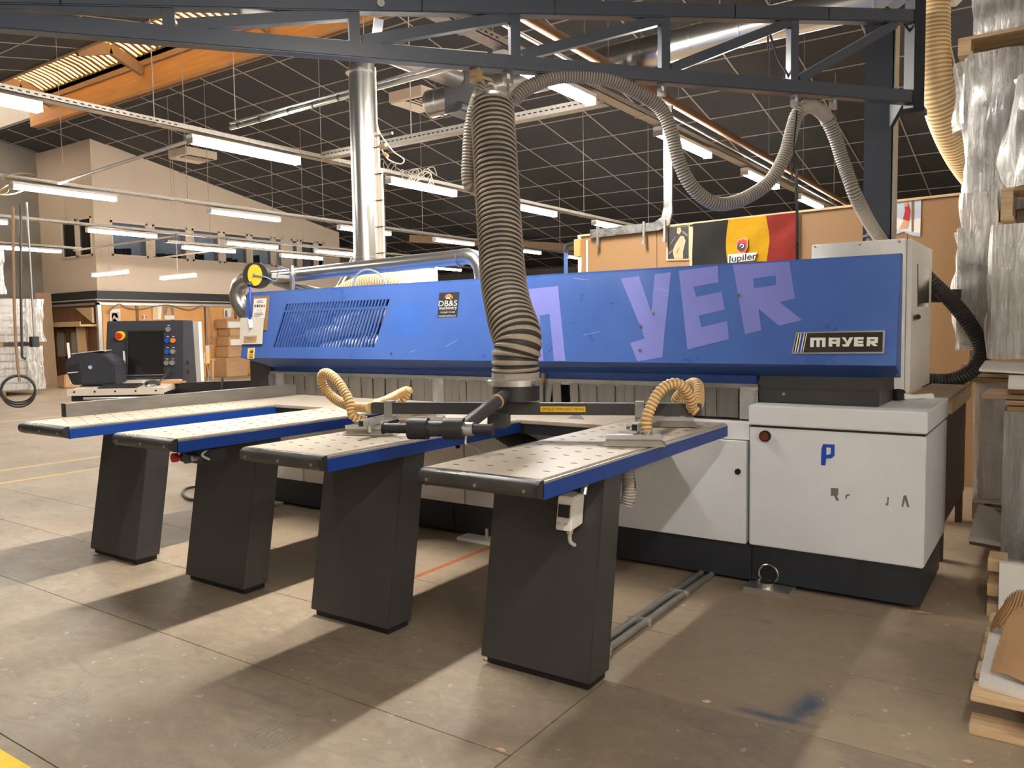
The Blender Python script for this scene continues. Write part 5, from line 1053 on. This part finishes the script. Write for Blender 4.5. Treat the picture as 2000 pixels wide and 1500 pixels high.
on_wall('sign', [(-21.32, 11.243, 1.867), (-21.32, 11.357, 1.867), (-21.32, 11.363, 1.99), (-21.32, 11.249, 1.99)], WHITE, 'tiny red and white sign left of the two small posters', 'sign', [([(-21.32, 11.243, 1.883), (-21.32, 11.276, 1.883), (-21.32, 11.281, 1.975), (-21.32, 11.248, 1.975)], RED), ([(-21.32, 11.325, 1.883), (-21.32, 11.357, 1.883), (-21.32, 11.362, 1.975), (-21.32, 11.329, 1.975)], RED)])
solo('wall_cable', B().tube([(-21.28, 10.167, 2.028), (-21.28, 10.358, 2.207), (-21.28, 10.531, 2.299), (-21.28, 10.789, 2.183), (-21.28, 11.185, 2.157), (-21.28, 11.598, 2.238), (-21.28, 12.107, 2.292), (-21.28, 12.624, 2.172), (-21.28, 12.892, 2.158), (-21.28, 13.266, 2.309)], .018, 6), STEELD, 'grey cable looping along the top of the orange wall', 'cable')
lc_ = empty('light_switch', (-21.28, 13.366, 0.928), 'white switch box hanging on a lead right of the console', 'switch')
part('lead', B().tube([(-21.28, 13.411, 2.245), (-21.28, 13.398, 1.588), (-21.28, 13.368, 0.961)], .014, 6, raw=True), STEELD, lc_); q = V((-21.28, 13.374, 0.895)); part('switch_body', B().box(q.x-.03, q.x+.05, q.y-.06, q.y+.06, q.z-.13, q.z+.12), WHITE, lc_, bevel=.01)
lc_ = empty('wall_cable', (-21.28, 13.589, 1.254), 'grey cable with a coil hanging left of the cardboard boxes', 'cable')
part('lead', B().tube([(-21.28, 13.507, 2.28), (-21.28, 13.586, 1.586), (-21.28, 13.588, 1.221)], .014, 6), STEELD, lc_); part('coil', B().tube([(-21.28, 13.495, 1.256), (-21.28, 13.555, 1.321), (-21.28, 13.625, 1.204), (-21.28, 13.58, 1.055), (-21.28, 13.489, 1.14)], .014, 6, closed=True), STEELD, lc_)
# cardboard boxes piled against the wall: each box a thing
BX = [(13.55, 14.35, .0, .62, 'large cardboard box, lowest of the pile by the orange wall'), (13.66, 14.35, .62, .98, 'cardboard box second from the bottom of the pile'), (13.72, 14.36, .98, 1.30, 'cardboard box in the middle of the pile with a white slip on it'), (13.80, 14.4, 1.30, 1.55, 'flat cardboard box second from the top of the pile'), (13.70, 14.42, 1.55, 1.86, 'topmost cardboard box of the pile, printed with dark lines')]
for k, (y0, y1, z0, z1, lab) in enumerate(BX):
    o = empty('cardboard_box', (-20.9, (y0+y1)/2, z0), lab, 'box', 'cardboard boxes piled by the wall')
    part('carton', B().box(-21.25, -20.55-.03*k, y0, y1, z0+.004, z1-.004), CARD, o, bevel=.008); part('lid_seam', B().box(-20.552-.03*k, -20.545-.03*k, y0+.02, y1-.02, z1-.03, z1-.024), WOODD, o)
    if k in (2, 4): part('paper_slip', B().box(-20.55-.03*k, -20.52-.03*k, y0+.05, y1-.16, z0+.02, z0+.02+(.20 if k == 2 else .2)), WHITE, o)
    if k in (0, 1, 4): part('print_line', B().box(-20.552-.03*k, -20.546-.03*k, y0+.15, y0+.40, z1-.10, z1-.085), GREYP, o)
solo('wooden_rack', B().cyl((-20.3, 12.86, -0.092), (-20.3, 12.895, 0.625), .03, 6).cyl((-20.3, 12.641, 0.588), (-20.3, 12.965, 0.574), .025, 6), WOOD, 'thin pale wooden T-shaped rack left of the cardboard boxes', 'rack')
# planks leaning at the office corner
for k, (px, pw, ph, dy, m, lab) in enumerate([(142,4,680,0,PANELW,'narrow white strip leaning beside the glazed door'), (150,7,716,.1,WOOD,'short pale plank leaning beside the narrow white strip'), (158,4,718,.2,WOOD,'slim pale plank leaning between the short planks'), (166,14,650,.5,CHIP,'tall chipboard plank leaning right of the glazed door'), (168,4,697,.0,WOOD,'slanting pale batten leaning in front of the tall chipboard plank'), (174,6,705,.3,CHIP,'short chipboard offcut leaning nearest the printer')]):
    y = 9.55-.08*k; base = [(-21.496, 9.167, 0.0), (-21.59, 9.342, 0.0), (-21.01, 9.155, 0.0), (-21.678, 9.634, 0.0), (-20.673, 9.087, 0.0), (-20.967, 9.381, 0.0)][k]
    d_ = math.hypot(base[0]-(1.428, -2.2067, 1.4124)[0], base[1]-(1.428, -2.2067, 1.4124)[1]); h = (753-ph)/1554.74*d_; ww = pw/1554.74*d_
    lx = -.35 if k != 4 else -.15; dv = V((-.41,.91,0)); bs = V(base); s_ = V((.41,.91,0))*ww/2*1.0
    tp = bs+V((lx, .12, h))+(V((.5,.5,0))*.6 if k == 4 else V((0,0,0)))
    e = V((-.9,.4,0))*.03
    solo('plank', B().hexa([bs-s_, bs+s_, bs+s_+e, bs-s_+e, tp-s_, tp+s_, tp+s_+e, tp-s_+e]), m, lab, 'plank', 'planks leaning by the office corner')
for k, (pb, pt, ww, m, lab) in enumerate([(((-22.434, 9.003, 0.0)), ((-23.151, 9.3, 2.664)), .20, WOODD, 'tall weathered plank leaning just right of the white wrapped loads'), (((-22.579, 8.945, 0.0)), ((-23.125, 9.2, 2.096)), .22, CHIPD, 'brown plank leaning behind the white wrapped loads'), (((-22.659, 8.912, 0.0)), ((-22.911, 9.0, 0.76)), .30, BOARDG, 'grey board standing right of the white wrapped loads'), ((-23.638, 9.661, 0.0), (-23.111, 9.35, 1.827), .10, WOOD, 'pale batten leaning just left of the glazed door')]):
    bs = V(pb); tp = V(pt); s_ = V((.41,.91,0))*ww; e = V((-.9,.4,0))*.05
    solo('plank', B().hexa([bs-s_, bs+s_, bs+s_+e, bs-s_+e, tp-s_, tp+s_, tp+s_+e, tp-s_+e]), m, lab, 'plank', 'planks leaning by the office corner')
q = V((-20.701, 8.675, 0.0))
sbx2 = empty('cardboard_box', q, 'small crumpled cardboard box on the floor by the glazed door', 'box')
part('carton', B().hexa([q+V(p) for p in [(-.2,-.2,.0), (.2,-.2,.0), (.22,.2,0), (-.2,.2,0), (-.12,-.25,.32), (.2,-.18,.36), (.2,.2,.34), (-.16,.2,.38)]]), CARD, sbx2, bevel=.02); part('flap', B().prism([q+V((.2,-.18,.36)), q+V((.2,.2,.34)), q+V((.34,.2,.42))], (0,0,.01)), CARD, sbx2)
part('label', B().beam(q+V((.214,-.05,.16)), q+V((.216,.08,.17)), .004, .1), WHITE, sbx2)

# ------------------------------------------------------------------ wrapped loads
def film_shell(x0, x1, y0, y1, z0, z1, amp, seed, nx=10, ny=10, nz=24, top=True):
    # open-bottom crinkled film around a load
    b = B(); off = V((seed*3.1, seed*1.7, 0)); ring = []
    for i in range(nx): ring.append((x0+(x1-x0)*i/nx, y0, 0, -1))
    for i in range(ny): ring.append((x1, y0+(y1-y0)*i/ny, 1, 0))
    for i in range(nx): ring.append((x1-(x1-x0)*i/nx, y1, 0, 1))
    for i in range(ny): ring.append((x0, y1-(y1-y0)*i/ny, -1, 0))
    n = len(ring)
    for k in range(nz+1):
        z = z0+(z1-z0)*k/nz
        for x, y, ax, ay in ring:
            v = noise.noise(V((x*9, y*9, z*2.2))+off)*.7+noise.noise(V((x*24, y*24, z*5))+off)*.5
            q = max(0, v+.25)*amp; b.v.append((x+ax*q, y+ay*q, z))
    for k in range(nz):
        for i in range(n): b.f.append((k*n+i, k*n+(i+1) % n, (k+1)*n+(i+1) % n, (k+1)*n+i))
    if top: b.f.append(tuple(nz*n+i for i in range(n)))
    return b
def pallet(par, x0, x1, y0, y1, z0, h=.14, m=WOOD, own=True, lab=None, grp=None, axis='y'):
    o = empty('wooden_pallet', ((x0+x1)/2, (y0+y1)/2, z0), lab, 'pallet', grp) if own else par
    n = 6
    for k in range(n):
        a = x0+(x1-x0)*k/n; c = a+(x1-x0)/n*.72
        part('deck_board', B().box(a, c, y0, y1, z0+h-.022, z0+h) if axis == 'y' else B().box(x0, x1, y0+(y1-y0)*k/n, y0+(y1-y0)*(k+.72)/n, z0+h-.022, z0+h), m, o, bevel=.003)
    for k in range(3):
        a = y0+(y1-y0)*k/2.*.93
        if axis == 'y': part('runner', B().box(x0, x1, a, a+.07*(y1-y0), z0+.02, z0+h-.022), m, o)
        else: part('runner', B().box(x0+(x1-x0)*k/2.*.93, x0+(x1-x0)*(k/2.*.93+.07), y0, y1, z0+.02, z0+h-.022), m, o)
    for k in range(3):
        a = y0+(y1-y0)*k/2.*.92
        if axis == 'y': part('base_board', B().box(x0, x1, a, a+.08*(y1-y0), z0, z0+.02), m, o)
        else: part('base_board', B().box(x0+(x1-x0)*k/2.*.92, x0+(x1-x0)*(k/2.*.92+.08), y0, y1, z0, z0+.02), m, o)
    return o
# left: three white slab loads
for k, (y1, z0, z1, lab) in enumerate([(7.22, .12, 1.17, 'white wrapped load of slabs standing lowest at the far left'), (7.26, 1.27, 2.30, 'white wrapped load of slabs in the middle of the far left stack'), (6.45, 2.40, 3.50, 'white wrapped load at the top of the far left stack')]):
    o = empty('wrapped_load', (-20, 5.4, z0-.1), lab, 'load', 'white loads stacked at the far left')
    ns = 6; hgt = (z1-z0)/ns
    for s_ in range(ns): part('slab', B().box(-21.4, -19.03, 3.6, y1-.03*random.random(), z0+hgt*s_+.02, z0+hgt*(s_+1)-.022), LOADW, o, bevel=.01)
    part('core', B().box(-21.38, -19.10, 3.62, y1-.06, z0+.01, z1-.03), BOARDG, o)
    part('film', film_shell(-21.42, -19.0, 3.58, y1+.03, z0, z1-.0, .05, k+1, 8, 24, 10), FILMH, o, smooth=True)
    part('film_end', film_shell(-19.5, -18.98, y1-.32, y1+.04, z0, z1, .09, k+7, 6, 8, 14), FILM, o, smooth=True)
    for y in (4.0, 5.2, 6.3): part('bearer', B().box(-21.4, -19.05, y, y+.12, z0-.10, z0+.01), CHIP, o)
# right: tall shrink-wrapped stacks of boards, pallet on pallet
def wrapped(x0, x1, y0, y1, z0, z1, seed, lab, grp, core=BOARDG, film=FILM, amp=.06, cap=None):
    o = empty('wrapped_load', ((x0+x1)/2, (y0+y1)/2, z0), lab, 'load', grp)
    n = max(4, int((z1-z0)/.12)); h = (z1-z0)/n
    for k in range(n):
        dx = random.uniform(-.006, .006); dy = random.uniform(-.006, .006)
        part('board_layer', B().box(x0+.02+dx, x1-.02+dx, y0+.02+dy, y1-.02+dy, z0+h*k+.0005, z0+h*(k+1)-.0005), core, o)
    part('film', film_shell(x0-.005, x1+.005, y0-.005, y1+.005, z0-.03, z1+.01, amp, seed), film, o, smooth=True)
    return o
GR = 'wrapped loads stacked on the right'
SX0 = 1.02; SY0 = 3.9
l1 = pallet(None, .93, 2.0, 4.28, 5.0, 0, lab='dark pallet under the lowest wrapped load behind the side bench', grp='pallets on the right', m=WOODD, axis='x')
wrapped(.94, 1.9, 4.28, 4.9, .15, .98, 1, 'brownish wrapped load on the floor behind the side bench', GR, core=mat('taupe laminate', (.30, .25, .20), .5, var=.1), film=FILMH, amp=.03)
for k in range(4):
    dx = random.uniform(-.05,.05)
    solo('offcut_board', B().box(.85+dx, 1.22+dx, 4.2+.05*k, 4.75, .985+.030*k, 1.010+.030*k), [CHIP, WOOD, LOADW, CHIP][k], ['chipboard offcut lowest on the brownish load', 'pale offcut second from the bottom on the brownish load', 'white offcut third from the bottom on the brownish load', 'curled chipboard offcut topmost on the brownish load'][k], 'board', 'offcuts on the brownish load', bevel=.003)
pallet(None, .90, 1.95, 4.2, 4.9, 1.11, h=.12, lab='pallet on top of the brownish wrapped load', grp='pallets on the right', m=WOOD, axis='x')
wrapped(.825, 1.9, 4.15, 4.8, 1.24, 2.04, 2, 'silvery wrapped load at the height of the electrical cabinet', GR, amp=.09)
wrapped(1.06, 2.0, 3.68, 4.0, 1.20, 2.0, 6, 'silvery wrapped load standing right of the looping black hose', GR, amp=.06)
pallet(None, .86, 1.5, 4.15, 4.8, 2.06, h=.10, lab='pallet with splintered end above the silvery load', grp='pallets on the right', m=WOODD, axis='x')
pallet(None, 1.09, 2.0, 3.72, 4.10, 2.04, h=.20, lab='stack of pallet boards at the right edge under the crinkled film', grp='pallets on the right', m=WOOD, axis='x')
wrapped(.87, 1.9, 4.15, 4.8, 2.18, 3.20, 3, 'tall crinkled silver load beside the amber duct', GR, amp=.10)
wrapped(1.17, 2.0, 3.70, 3.98, 2.26, 2.90, 5, 'crumpled white wrapped load at the right edge of the picture', GR, amp=.12)
pallet(None, .79, 1.9, 4.15, 4.8, 3.22, h=.12, lab='highest wooden pallet under the topmost load', grp='pallets on the right', m=WOOD, axis='x')
wrapped(.88, 1.9, 4.2, 4.75, 3.35, 4.30, 4, 'topmost wrapped load reaching out of the picture', GR, amp=.05)
solo('film_rag', film_shell(.80, .83, 4.16, 4.3, 2.72, 3.18, .10, 9, 3, 4, 10), FILMH, 'loose rag of film hanging beside the amber duct', 'film', smooth=True)
solo('film_rag', film_shell(.85, 1.02, 4.10, 4.13, 1.80, 2.28, .08, 12, 8, 2, 10), FILM, 'torn film skirt hanging below the tall crinkled load', 'film', smooth=True)
# dark grey load in front, with white boards on top
pallet(None, 1.20, 2.0, 2.35, 3.0, .0, h=.145, lab='pallet under the dark grey load near the right edge', grp='pallets on the right', m=WOODD, axis='x')
wrapped(1.205, 2.0, 2.45, 3.1, .21, .95, 8, 'dark grey wrapped load near the right edge', GR, core=SLATE, film=FILMH, amp=.012)
solo('panel_stack', B().box(1.19, 2.0, 2.42, 3.1, .146, .20), LOADW, 'pale board under the dark grey load', 'board')
for k, (x, z, m, lab) in enumerate([(1.21, .955, CHIP, 'chipboard strip lowest on the dark grey load'), (1.20, .985, WOODD, 'dark board second from the bottom on the dark grey load'), (1.10, 1.015, WOODD, 'wide dark board jutting left on the dark grey load'), (1.21, 1.045, CHIP, 'chipboard strip under the white board')]):
    solo('board', B().box(x, 2.0, 2.5, 3.05, z, z+.024), m, lab, 'board', 'boards on the dark grey load', bevel=.002)
solo('white_board', B().prism([(1.215, 2.42, 1.072), (2.0, 2.42, 1.072), (2.0, 3.0, 1.10), (1.19, 3.0, 1.10)], (0,0,.012)), LOADW, 'tilted white board on top of the dark grey load', 'board')
solo('white_board', B().prism([(1.05, 2.95, 1.13), (1.6, 2.95, 1.10), (1.6, 3.4, 1.13), (1.05, 3.4, 1.16)], (0,0,.012)), LOADW, 'thin white board behind the tilted white one', 'board')
# white board leaning behind
solo('leaning_sheet', B().prism([(1.019, 2.902, 0.17), (1.185, 2.855, 0.17), (1.126, 3.9, 0.164), (0.994, 3.9, 0.183)], (.0,.012,0)), LOADW, 'creased white sheet leaning against the brownish load', 'board')
solo('floor_sheet', B().prism([(1.014, 3.066, 0.11), (1.188, 3.009, 0.11), (1.6, 3.6, .15), (1.03, 3.9, .15)], (0,0,.02)), WOODD, 'dark board lying under the creased white sheet', 'board')
# front right: pallet with a white panel and corrugated cardboard
fp = empty('wooden_pallet', (1.6, 1.25, 0), 'pale wooden pallet with a peeling white board in the right foreground', 'pallet')
for y in (.82, 1.02, 1.22, 1.42, 1.62): part('deck_board', B().box(1.205, 2.1, y, y+.13, .126, .150), WOOD, fp, bevel=.003)
for y in (.84, 1.20, 1.60): part('base_board', B().box(1.20, 2.1, y, y+.12, .0, .030), WOOD, fp, bevel=.003)
for x in (1.42, 1.75):
    for y in (.86, 1.21, 1.61): part('block', B().box(x, x+.12, y, y+.10, .030, .104), WOODD, fp)
    part('stringer', B().box(x, x+.12, .83, 1.74, .104, .126), WOOD, fp)
solo('chipped_board', B().prism([(1.222, .90, .151), (1.40, .845, .151), (2.0, .83, .151), (2.0, 1.62, .151), (1.218, 1.62, .151)], (0,0,.016)), mat('chipped white panel', (.70, .66, .61), .5, var=.10, scale=9), 'chipped white panel lying on the foreground pallet', 'board')
CORR = mat('corrugated cardboard', (.40, .235, .115), .75, var=.06)
def corrugated(c00, c10, c01, c11, bulge, n, m_, lab):
    # ribbed sheet over the patch c00-c10 (across the ribs), c01-c11 (other end of the ribs)
    b = B(); c00, c10, c01, c11 = map(V, (c00, c10, c01, c11)); nn = (c10-c00).cross(c01-c00).normalized(); nn = nn if nn.z > 0 else -nn
    for i in range(n+1):
        for j in range(m_+1):
            s, t = i/n, j/m_; jag = .02*math.sin(i*2.3)*math.sin(i*.7) if j == 0 else 0
            p = c00.lerp(c10, s).lerp(c01.lerp(c11, s), t+jag) + nn*(bulge*math.sin(math.pi*s)+(.008 if i % 2 else -.008)+.01*math.sin(5*t+3*s))
            b.v.append(tuple(p))
    for i in range(n):
        for j in range(m_): a = i*(m_+1)+j; b.f.append((a, a+1, a+m_+2, a+m_+1))
    o = solo('cardboard_sheet', b, CORR, lab, 'cardboard', 'corrugated cardboard in the right foreground')
    md = o.modifiers.new('thickness', 'SOLIDIFY'); md.thickness = .004
corrugated((1.255, 0.974, 0.19), (1.319, 1.377, 0.3), (1.411, 0.913, 0.19), (1.433, 1.304, 0.34), .035, 30, 6, 'front piece of corrugated brown cardboard draped on the chipped board')
corrugated((1.223, 1.425, 0.175), (1.313, 1.386, 0.19), (1.263, 1.553, 0.27), (1.362, 1.669, 0.28), .03, 20, 6, 'rear piece of corrugated brown cardboard curling over the board')
# back-right stack of slats beside the dark load
for k, z in enumerate((.03, .13, .25)):
    solo('bearer', B().box(1.165, 1.24, 2.15, 2.3, z-.03, z+.03), WOOD, ['lowest short wooden bearer beside the pale sheet at the right edge', 'middle short wooden bearer beside the pale sheet at the right edge', 'upper short wooden bearer beside the pale sheet at the right edge'][k], 'wood', 'short bearers at the right edge')
solo('pale_sheet', B().box(1.215, 2.0, 2.10, 2.14, .0, .62*.45), PANELW, 'pale sheet standing below the dark grey load at the right edge', 'board')

# ------------------------------------------------------------------ on the partition: posters, flag
YW = YP-.004
po = empty('framed_poster', (-1.83, 5.48, 2.248), 'framed poster of a dark-haired person seen from behind left of the flag', 'poster')
def flat(name, pts, m, par, y, th=.004): b = B(); b.prism([(p[0], y, p[2]) for p in pts], (0,-th,0)); return part(name, b, m, par)
flat('frame', [(-1.937, 5.48, 2.079), (-1.679, 5.48, 2.069), (-1.679, 5.48, 2.416), (-1.936, 5.48, 2.422)], WOOD, po, 5.495, .012)
flat('print', [(-1.917, 5.48, 2.094), (-1.693, 5.48, 2.085), (-1.693, 5.48, 2.409), (-1.916, 5.48, 2.41)], INK, po, 5.482, .002)
flat('printed_back', [(-1.847, 5.48, 2.094), (-1.753, 5.48, 2.089), (-1.753, 5.48, 2.155), (-1.725, 5.48, 2.266), (-1.747, 5.48, 2.314), (-1.78, 5.48, 2.317), (-1.836, 5.48, 2.238), (-1.863, 5.48, 2.173)], SKIN, po, 5.479, .001)
flat('printed_face', [(-1.819, 5.48, 2.351), (-1.797, 5.48, 2.333), (-1.769, 5.48, 2.362), (-1.78, 5.48, 2.404), (-1.813, 5.48, 2.401)], SKIN, po, 5.479, .001)
flat('printed_band', [(-1.83, 5.48, 2.14), (-1.819, 5.48, 2.144), (-1.786, 5.48, 2.204), (-1.797, 5.48, 2.2)], RED, po, 5.477, .001)
for pts in ([(-1.908, 5.48, 2.228), (-1.852, 5.48, 2.296), (-1.819, 5.48, 2.325), (-1.874, 5.48, 2.257)], [(-1.753, 5.48, 2.371), (-1.704, 5.48, 2.326), (-1.704, 5.48, 2.306), (-1.758, 5.48, 2.346)], [(-1.908, 5.48, 2.161), (-1.869, 5.48, 2.184), (-1.875, 5.48, 2.164), (-1.908, 5.48, 2.14)]): flat('printed_fold', pts, GREYP, po, 5.479, .001)
po2 = empty('poster', (0.292, 5.48, 2.291), 'poster of a person in red under a blue sky beside the crane column', 'poster')
flat('print', [(0.201, 5.48, 2.175), (0.274, 5.48, 2.196), (0.326, 5.48, 2.161), (0.402, 5.48, 2.142), (0.404, 5.48, 2.454), (0.2, 5.48, 2.466)], mat('pale sky print', (.50, .56, .66), .5), po2, 5.494, .003)
flat('printed_sand', [(0.204, 5.48, 2.219), (0.402, 5.48, 2.172), (0.403, 5.48, 2.303), (0.292, 5.48, 2.282), (0.203, 5.48, 2.325)], WHITE, po2, 5.490, .001)
flat('printed_figure', [(0.264, 5.48, 2.302), (0.312, 5.48, 2.28), (0.323, 5.48, 2.367), (0.302, 5.48, 2.439), (0.274, 5.48, 2.433), (0.279, 5.48, 2.371)], RED, po2, 5.488, .001)
flat('printed_skin', [(0.233, 5.48, 2.217), (0.301, 5.48, 2.22), (0.316, 5.48, 2.28), (0.272, 5.48, 2.293)], SKIN, po2, 5.487, .001); flat('printed_face', [(0.278, 5.48, 2.41), (0.298, 5.48, 2.408), (0.301, 5.48, 2.452), (0.277, 5.48, 2.45)], SKIN, po2, 5.486, .001)
flat('printed_trunk', [(0.334, 5.48, 2.191), (0.35, 5.48, 2.185), (0.349, 5.48, 2.451), (0.329, 5.48, 2.453)], CHIPD, po2, 5.489, .001)
fl = empty('flag', (-1.137, 5.46, 2.172), 'black, yellow and red flag with a beer brand on the partition', 'flag')
FX = [(-1.641, 5.46, 2.258)[0], (-1.284, 5.46, 2.232)[0], (-0.896, 5.46, 2.203)[0], (-0.631, 5.46, 2.183)[0]]
FZ1 = (-1.641, 5.46, 2.426)[2]; FZ0 = FZ1-.62; FS = .016
def fold(u, v): return .5*math.sin(7*u+5*v)*math.exp(-2*abs(v-.4))+.35*math.sin(13*u-9*v)+.8*max(0, .14-abs((u-.80)*.9-(v-.55)))*6
def band(x0, x1, m, wl=0., wr=0., nx=14, nz=18):
    b = B()
    for j in range(nz+1):
        v = j/nz
        for i in range(nx+1):
            x = x0+wl*math.sin(6*v+1)+(x1+wr*math.sin(6*v+1)-x0-wl*math.sin(6*v+1))*i/nx; u = (x-FX[0])/(FX[3]-FX[0])
            b.v.append((x, 5.454-.016*fold(u, v), FZ0+(FZ1-FZ0)*v+FS*(x-FX[0])))
    for j in range(nz):
        for i in range(nx): a = j*(nx+1)+i; b.f.append((a, a+1, a+nx+2, a+nx+1))
    return b
part('black_band', band(FX[0], FX[1], None, 0, .018), mat('black cloth', (.020, .019, .018), .7, spec=.08), fl, smooth=True)
part('yellow_band', band(FX[1], FX[2], None, .018, -.02), mat('yellow cloth', (.46, .25, .012), .7, var=.15, spec=.08), fl, smooth=True)
part('red_band', band(FX[2], FX[3], None, -.02, 0), mat('red cloth', (.20, .026, .020), .7, var=.15, spec=.08), fl, smooth=True)
ye = 5.432
lb = flat('brand_label', [(-1.271, 5.44, 2.012), (-1.011, 5.44, 2.025), (-0.987, 5.44, 2.097), (-1.267, 5.44, 2.095)], WHITE, fl, ye, .001)
text('Jupiler', .085, (-1.127, 5.43, 2.054), (1,0,.06), (.06,0,1), INK, fl, off=.001, wmax=.285, bold=.0022)
em = flat('emblem', [(-1.186, 5.44, 2.129), (-1.145, 5.44, 2.092), (-1.105, 5.44, 2.1), (-1.076, 5.44, 2.151), (-1.074, 5.44, 2.229), (-1.116, 5.44, 2.247), (-1.171, 5.44, 2.231), (-1.191, 5.44, 2.199)], CARD, fl, ye, .001)
flat('emblem_field', [(-1.181, 5.44, 2.134), (-1.14, 5.44, 2.102), (-1.105, 5.44, 2.109), (-1.086, 5.44, 2.157), (-1.083, 5.44, 2.215), (-1.121, 5.44, 2.232), (-1.166, 5.44, 2.221), (-1.181, 5.44, 2.193)], RED, fl, ye-.0012, .0006)
flat('emblem_bull', [(-1.176, 5.44, 2.143), (-1.145, 5.44, 2.117), (-1.11, 5.44, 2.124), (-1.096, 5.44, 2.162), (-1.106, 5.44, 2.192), (-1.156, 5.44, 2.196), (-1.176, 5.44, 2.173)], INK, fl, ye-.002, .0006)
b = B().tube([(-1.151, 5.427, 2.165), (-1.141, 5.427, 2.182), (-1.121, 5.427, 2.178), (-1.116, 5.427, 2.158), (-1.136, 5.427, 2.15)], .005, 6); part('emblem_horn', b, WHITE, fl)
bp_ = empty('blue_pipe', (-3.168, 5.6, 2.213), 'blue and dark pipe bending to a small junction box at the partition end', 'pipe')
part('pipe', B().cyl((-3.209, 5.6, 1.64), (-3.201, 5.6, 2.261), .022, 10), mat('blue pipe paint', (.06, .12, .35), .45), bp_, smooth=True)
part('elbow', B().tube([(-3.201, 5.6, 2.249), (-3.2, 5.6, 2.306), (-3.18, 5.6, 2.334), (-3.127, 5.6, 2.341), (-3.047, 5.6, 2.347)], .026, 10), DARK, bp_, smooth=True)
q = (-2.976, 5.52, 2.285); part('junction_box', B().box(q[0]-.04, q[0]+.04, 5.46, 5.56, q[2]-.10, q[2]+.09), CHIPO, bp_, bevel=.005)
# ------------------------------------------------------------------ far end of the hall, glimpsed over the hood
struct('trim_8', B().box(-24.5, 7, 25.6, 25.9, 3.05, 3.35), WOODD, 'brown beam along the far wall')
for k, x in enumerate((-19.6, -16.9, -14.2, -11.5)):
    o = empty('storage_rack', (x, 24.5, 0), ['dark storage rack furthest left along the far wall', 'dark storage rack left of the gap over the hood', 'dark storage rack right of the gap over the hood', 'dark storage rack furthest right along the far wall'][k], 'rack', 'racks along the far wall')
    for dx in (-1.3, 1.3): part('upright', B().box(x+dx-.05, x+dx+.05, 24.3, 24.4, 0, 3.0).box(x+dx-.05, x+dx+.05, 25.2, 25.3, 0, 3.0), STEELD, o)
    for z in (.9, 1.9, 2.8): part('shelf', B().box(x-1.3, x+1.3, 24.3, 25.3, z, z+.08), WOODD, o)
    for z in (.98, 1.98):
        for q in range(4): part('stored_pack', B().box(x-1.2+.62*q, x-.70+.62*q, 24.4, 25.2, z, z+.35+.4*random.random()), [DARK, CARD, LEGM, BOARDG][(q+k) % 4], o)
solo('far_pipe', B().cyl((-19, 23.8, 3.3), (-8, 23.8, 3.25), .05, 8).box(-17.2, -17.16, 23.78, 23.82, 3.3, 4.26).box(-11.2, -11.16, 23.78, 23.82, 3.28, 4.26), BOARDG, 'pale pipe crossing the far wall above the racks', 'pipe')
solo('steel_beam', B().beam((-17.5, 19.0, 4.6), (-12.2, 23.5, 4.2), .12, .25), WOODD, 'dark brown beam hanging under the far ceiling', 'beam')
# ------------------------------------------------------------------ pipes on the floor and small litter
cq = empty('floor_conduit', (-.16, 1.4, 0), 'pair of grey conduits clipped to the floor under the nearest table', 'pipe')
for x in (-.215, -.155): part('conduit', B().cyl((x, .60, .018), (x, 2.03, .018), .016, 10), STEELD, cq, smooth=True)
for y in (.75, 1.15, 1.62): part('pipe_clip', B().box(-.24, -.13, y, y+.025, .0, .037), ALU, cq, bevel=.004)
solo('floor_cable', B().tube([(-5.049, 2.073, 0.015), (-5.037, 1.946, 0.015), (-4.826, 1.789, 0.015), (-4.567, 1.701, 0.015), (-4.412, 1.815, 0.015)], .012, 8), DARK, 'dark cable looping on the floor behind the third table leg', 'cable')
for k, (p, sx_, lab) in enumerate([((-0.086, -0.12, 0.004), .020, 'pale wood chip on the floor in the centre foreground'), ((1.215, 0.636, 0.004), .016, 'wood chip on the floor at the bottom right'), ((0.365, 0.583, 0.004), .014, 'thin pale splinter on the floor in front of the nearest table'), ((-0.43, 0.449, 0.004), .028, 'brown wood scrap under the front of the nearest leg'), ((-0.554, 0.444, 0.004), .020, 'pale splinter beside the nearest leg'), ((0.892, 2.017, 0.006), .05, 'heap of pale dust under the corner of the saw')]):
    q = V(p); solo('wood_chip', B().prism([q+V((-sx_,-.006,-.003)), q+V((sx_*.2,-.009,-.003)), q+V((sx_,.004,-.003)), q+V((sx_*.1,.010,-.003))], (0,0,.005)), [WOOD, WOOD, CREAM, CHIP, WOOD, CARD][k], lab, 'chip', 'wood chips on the floor')
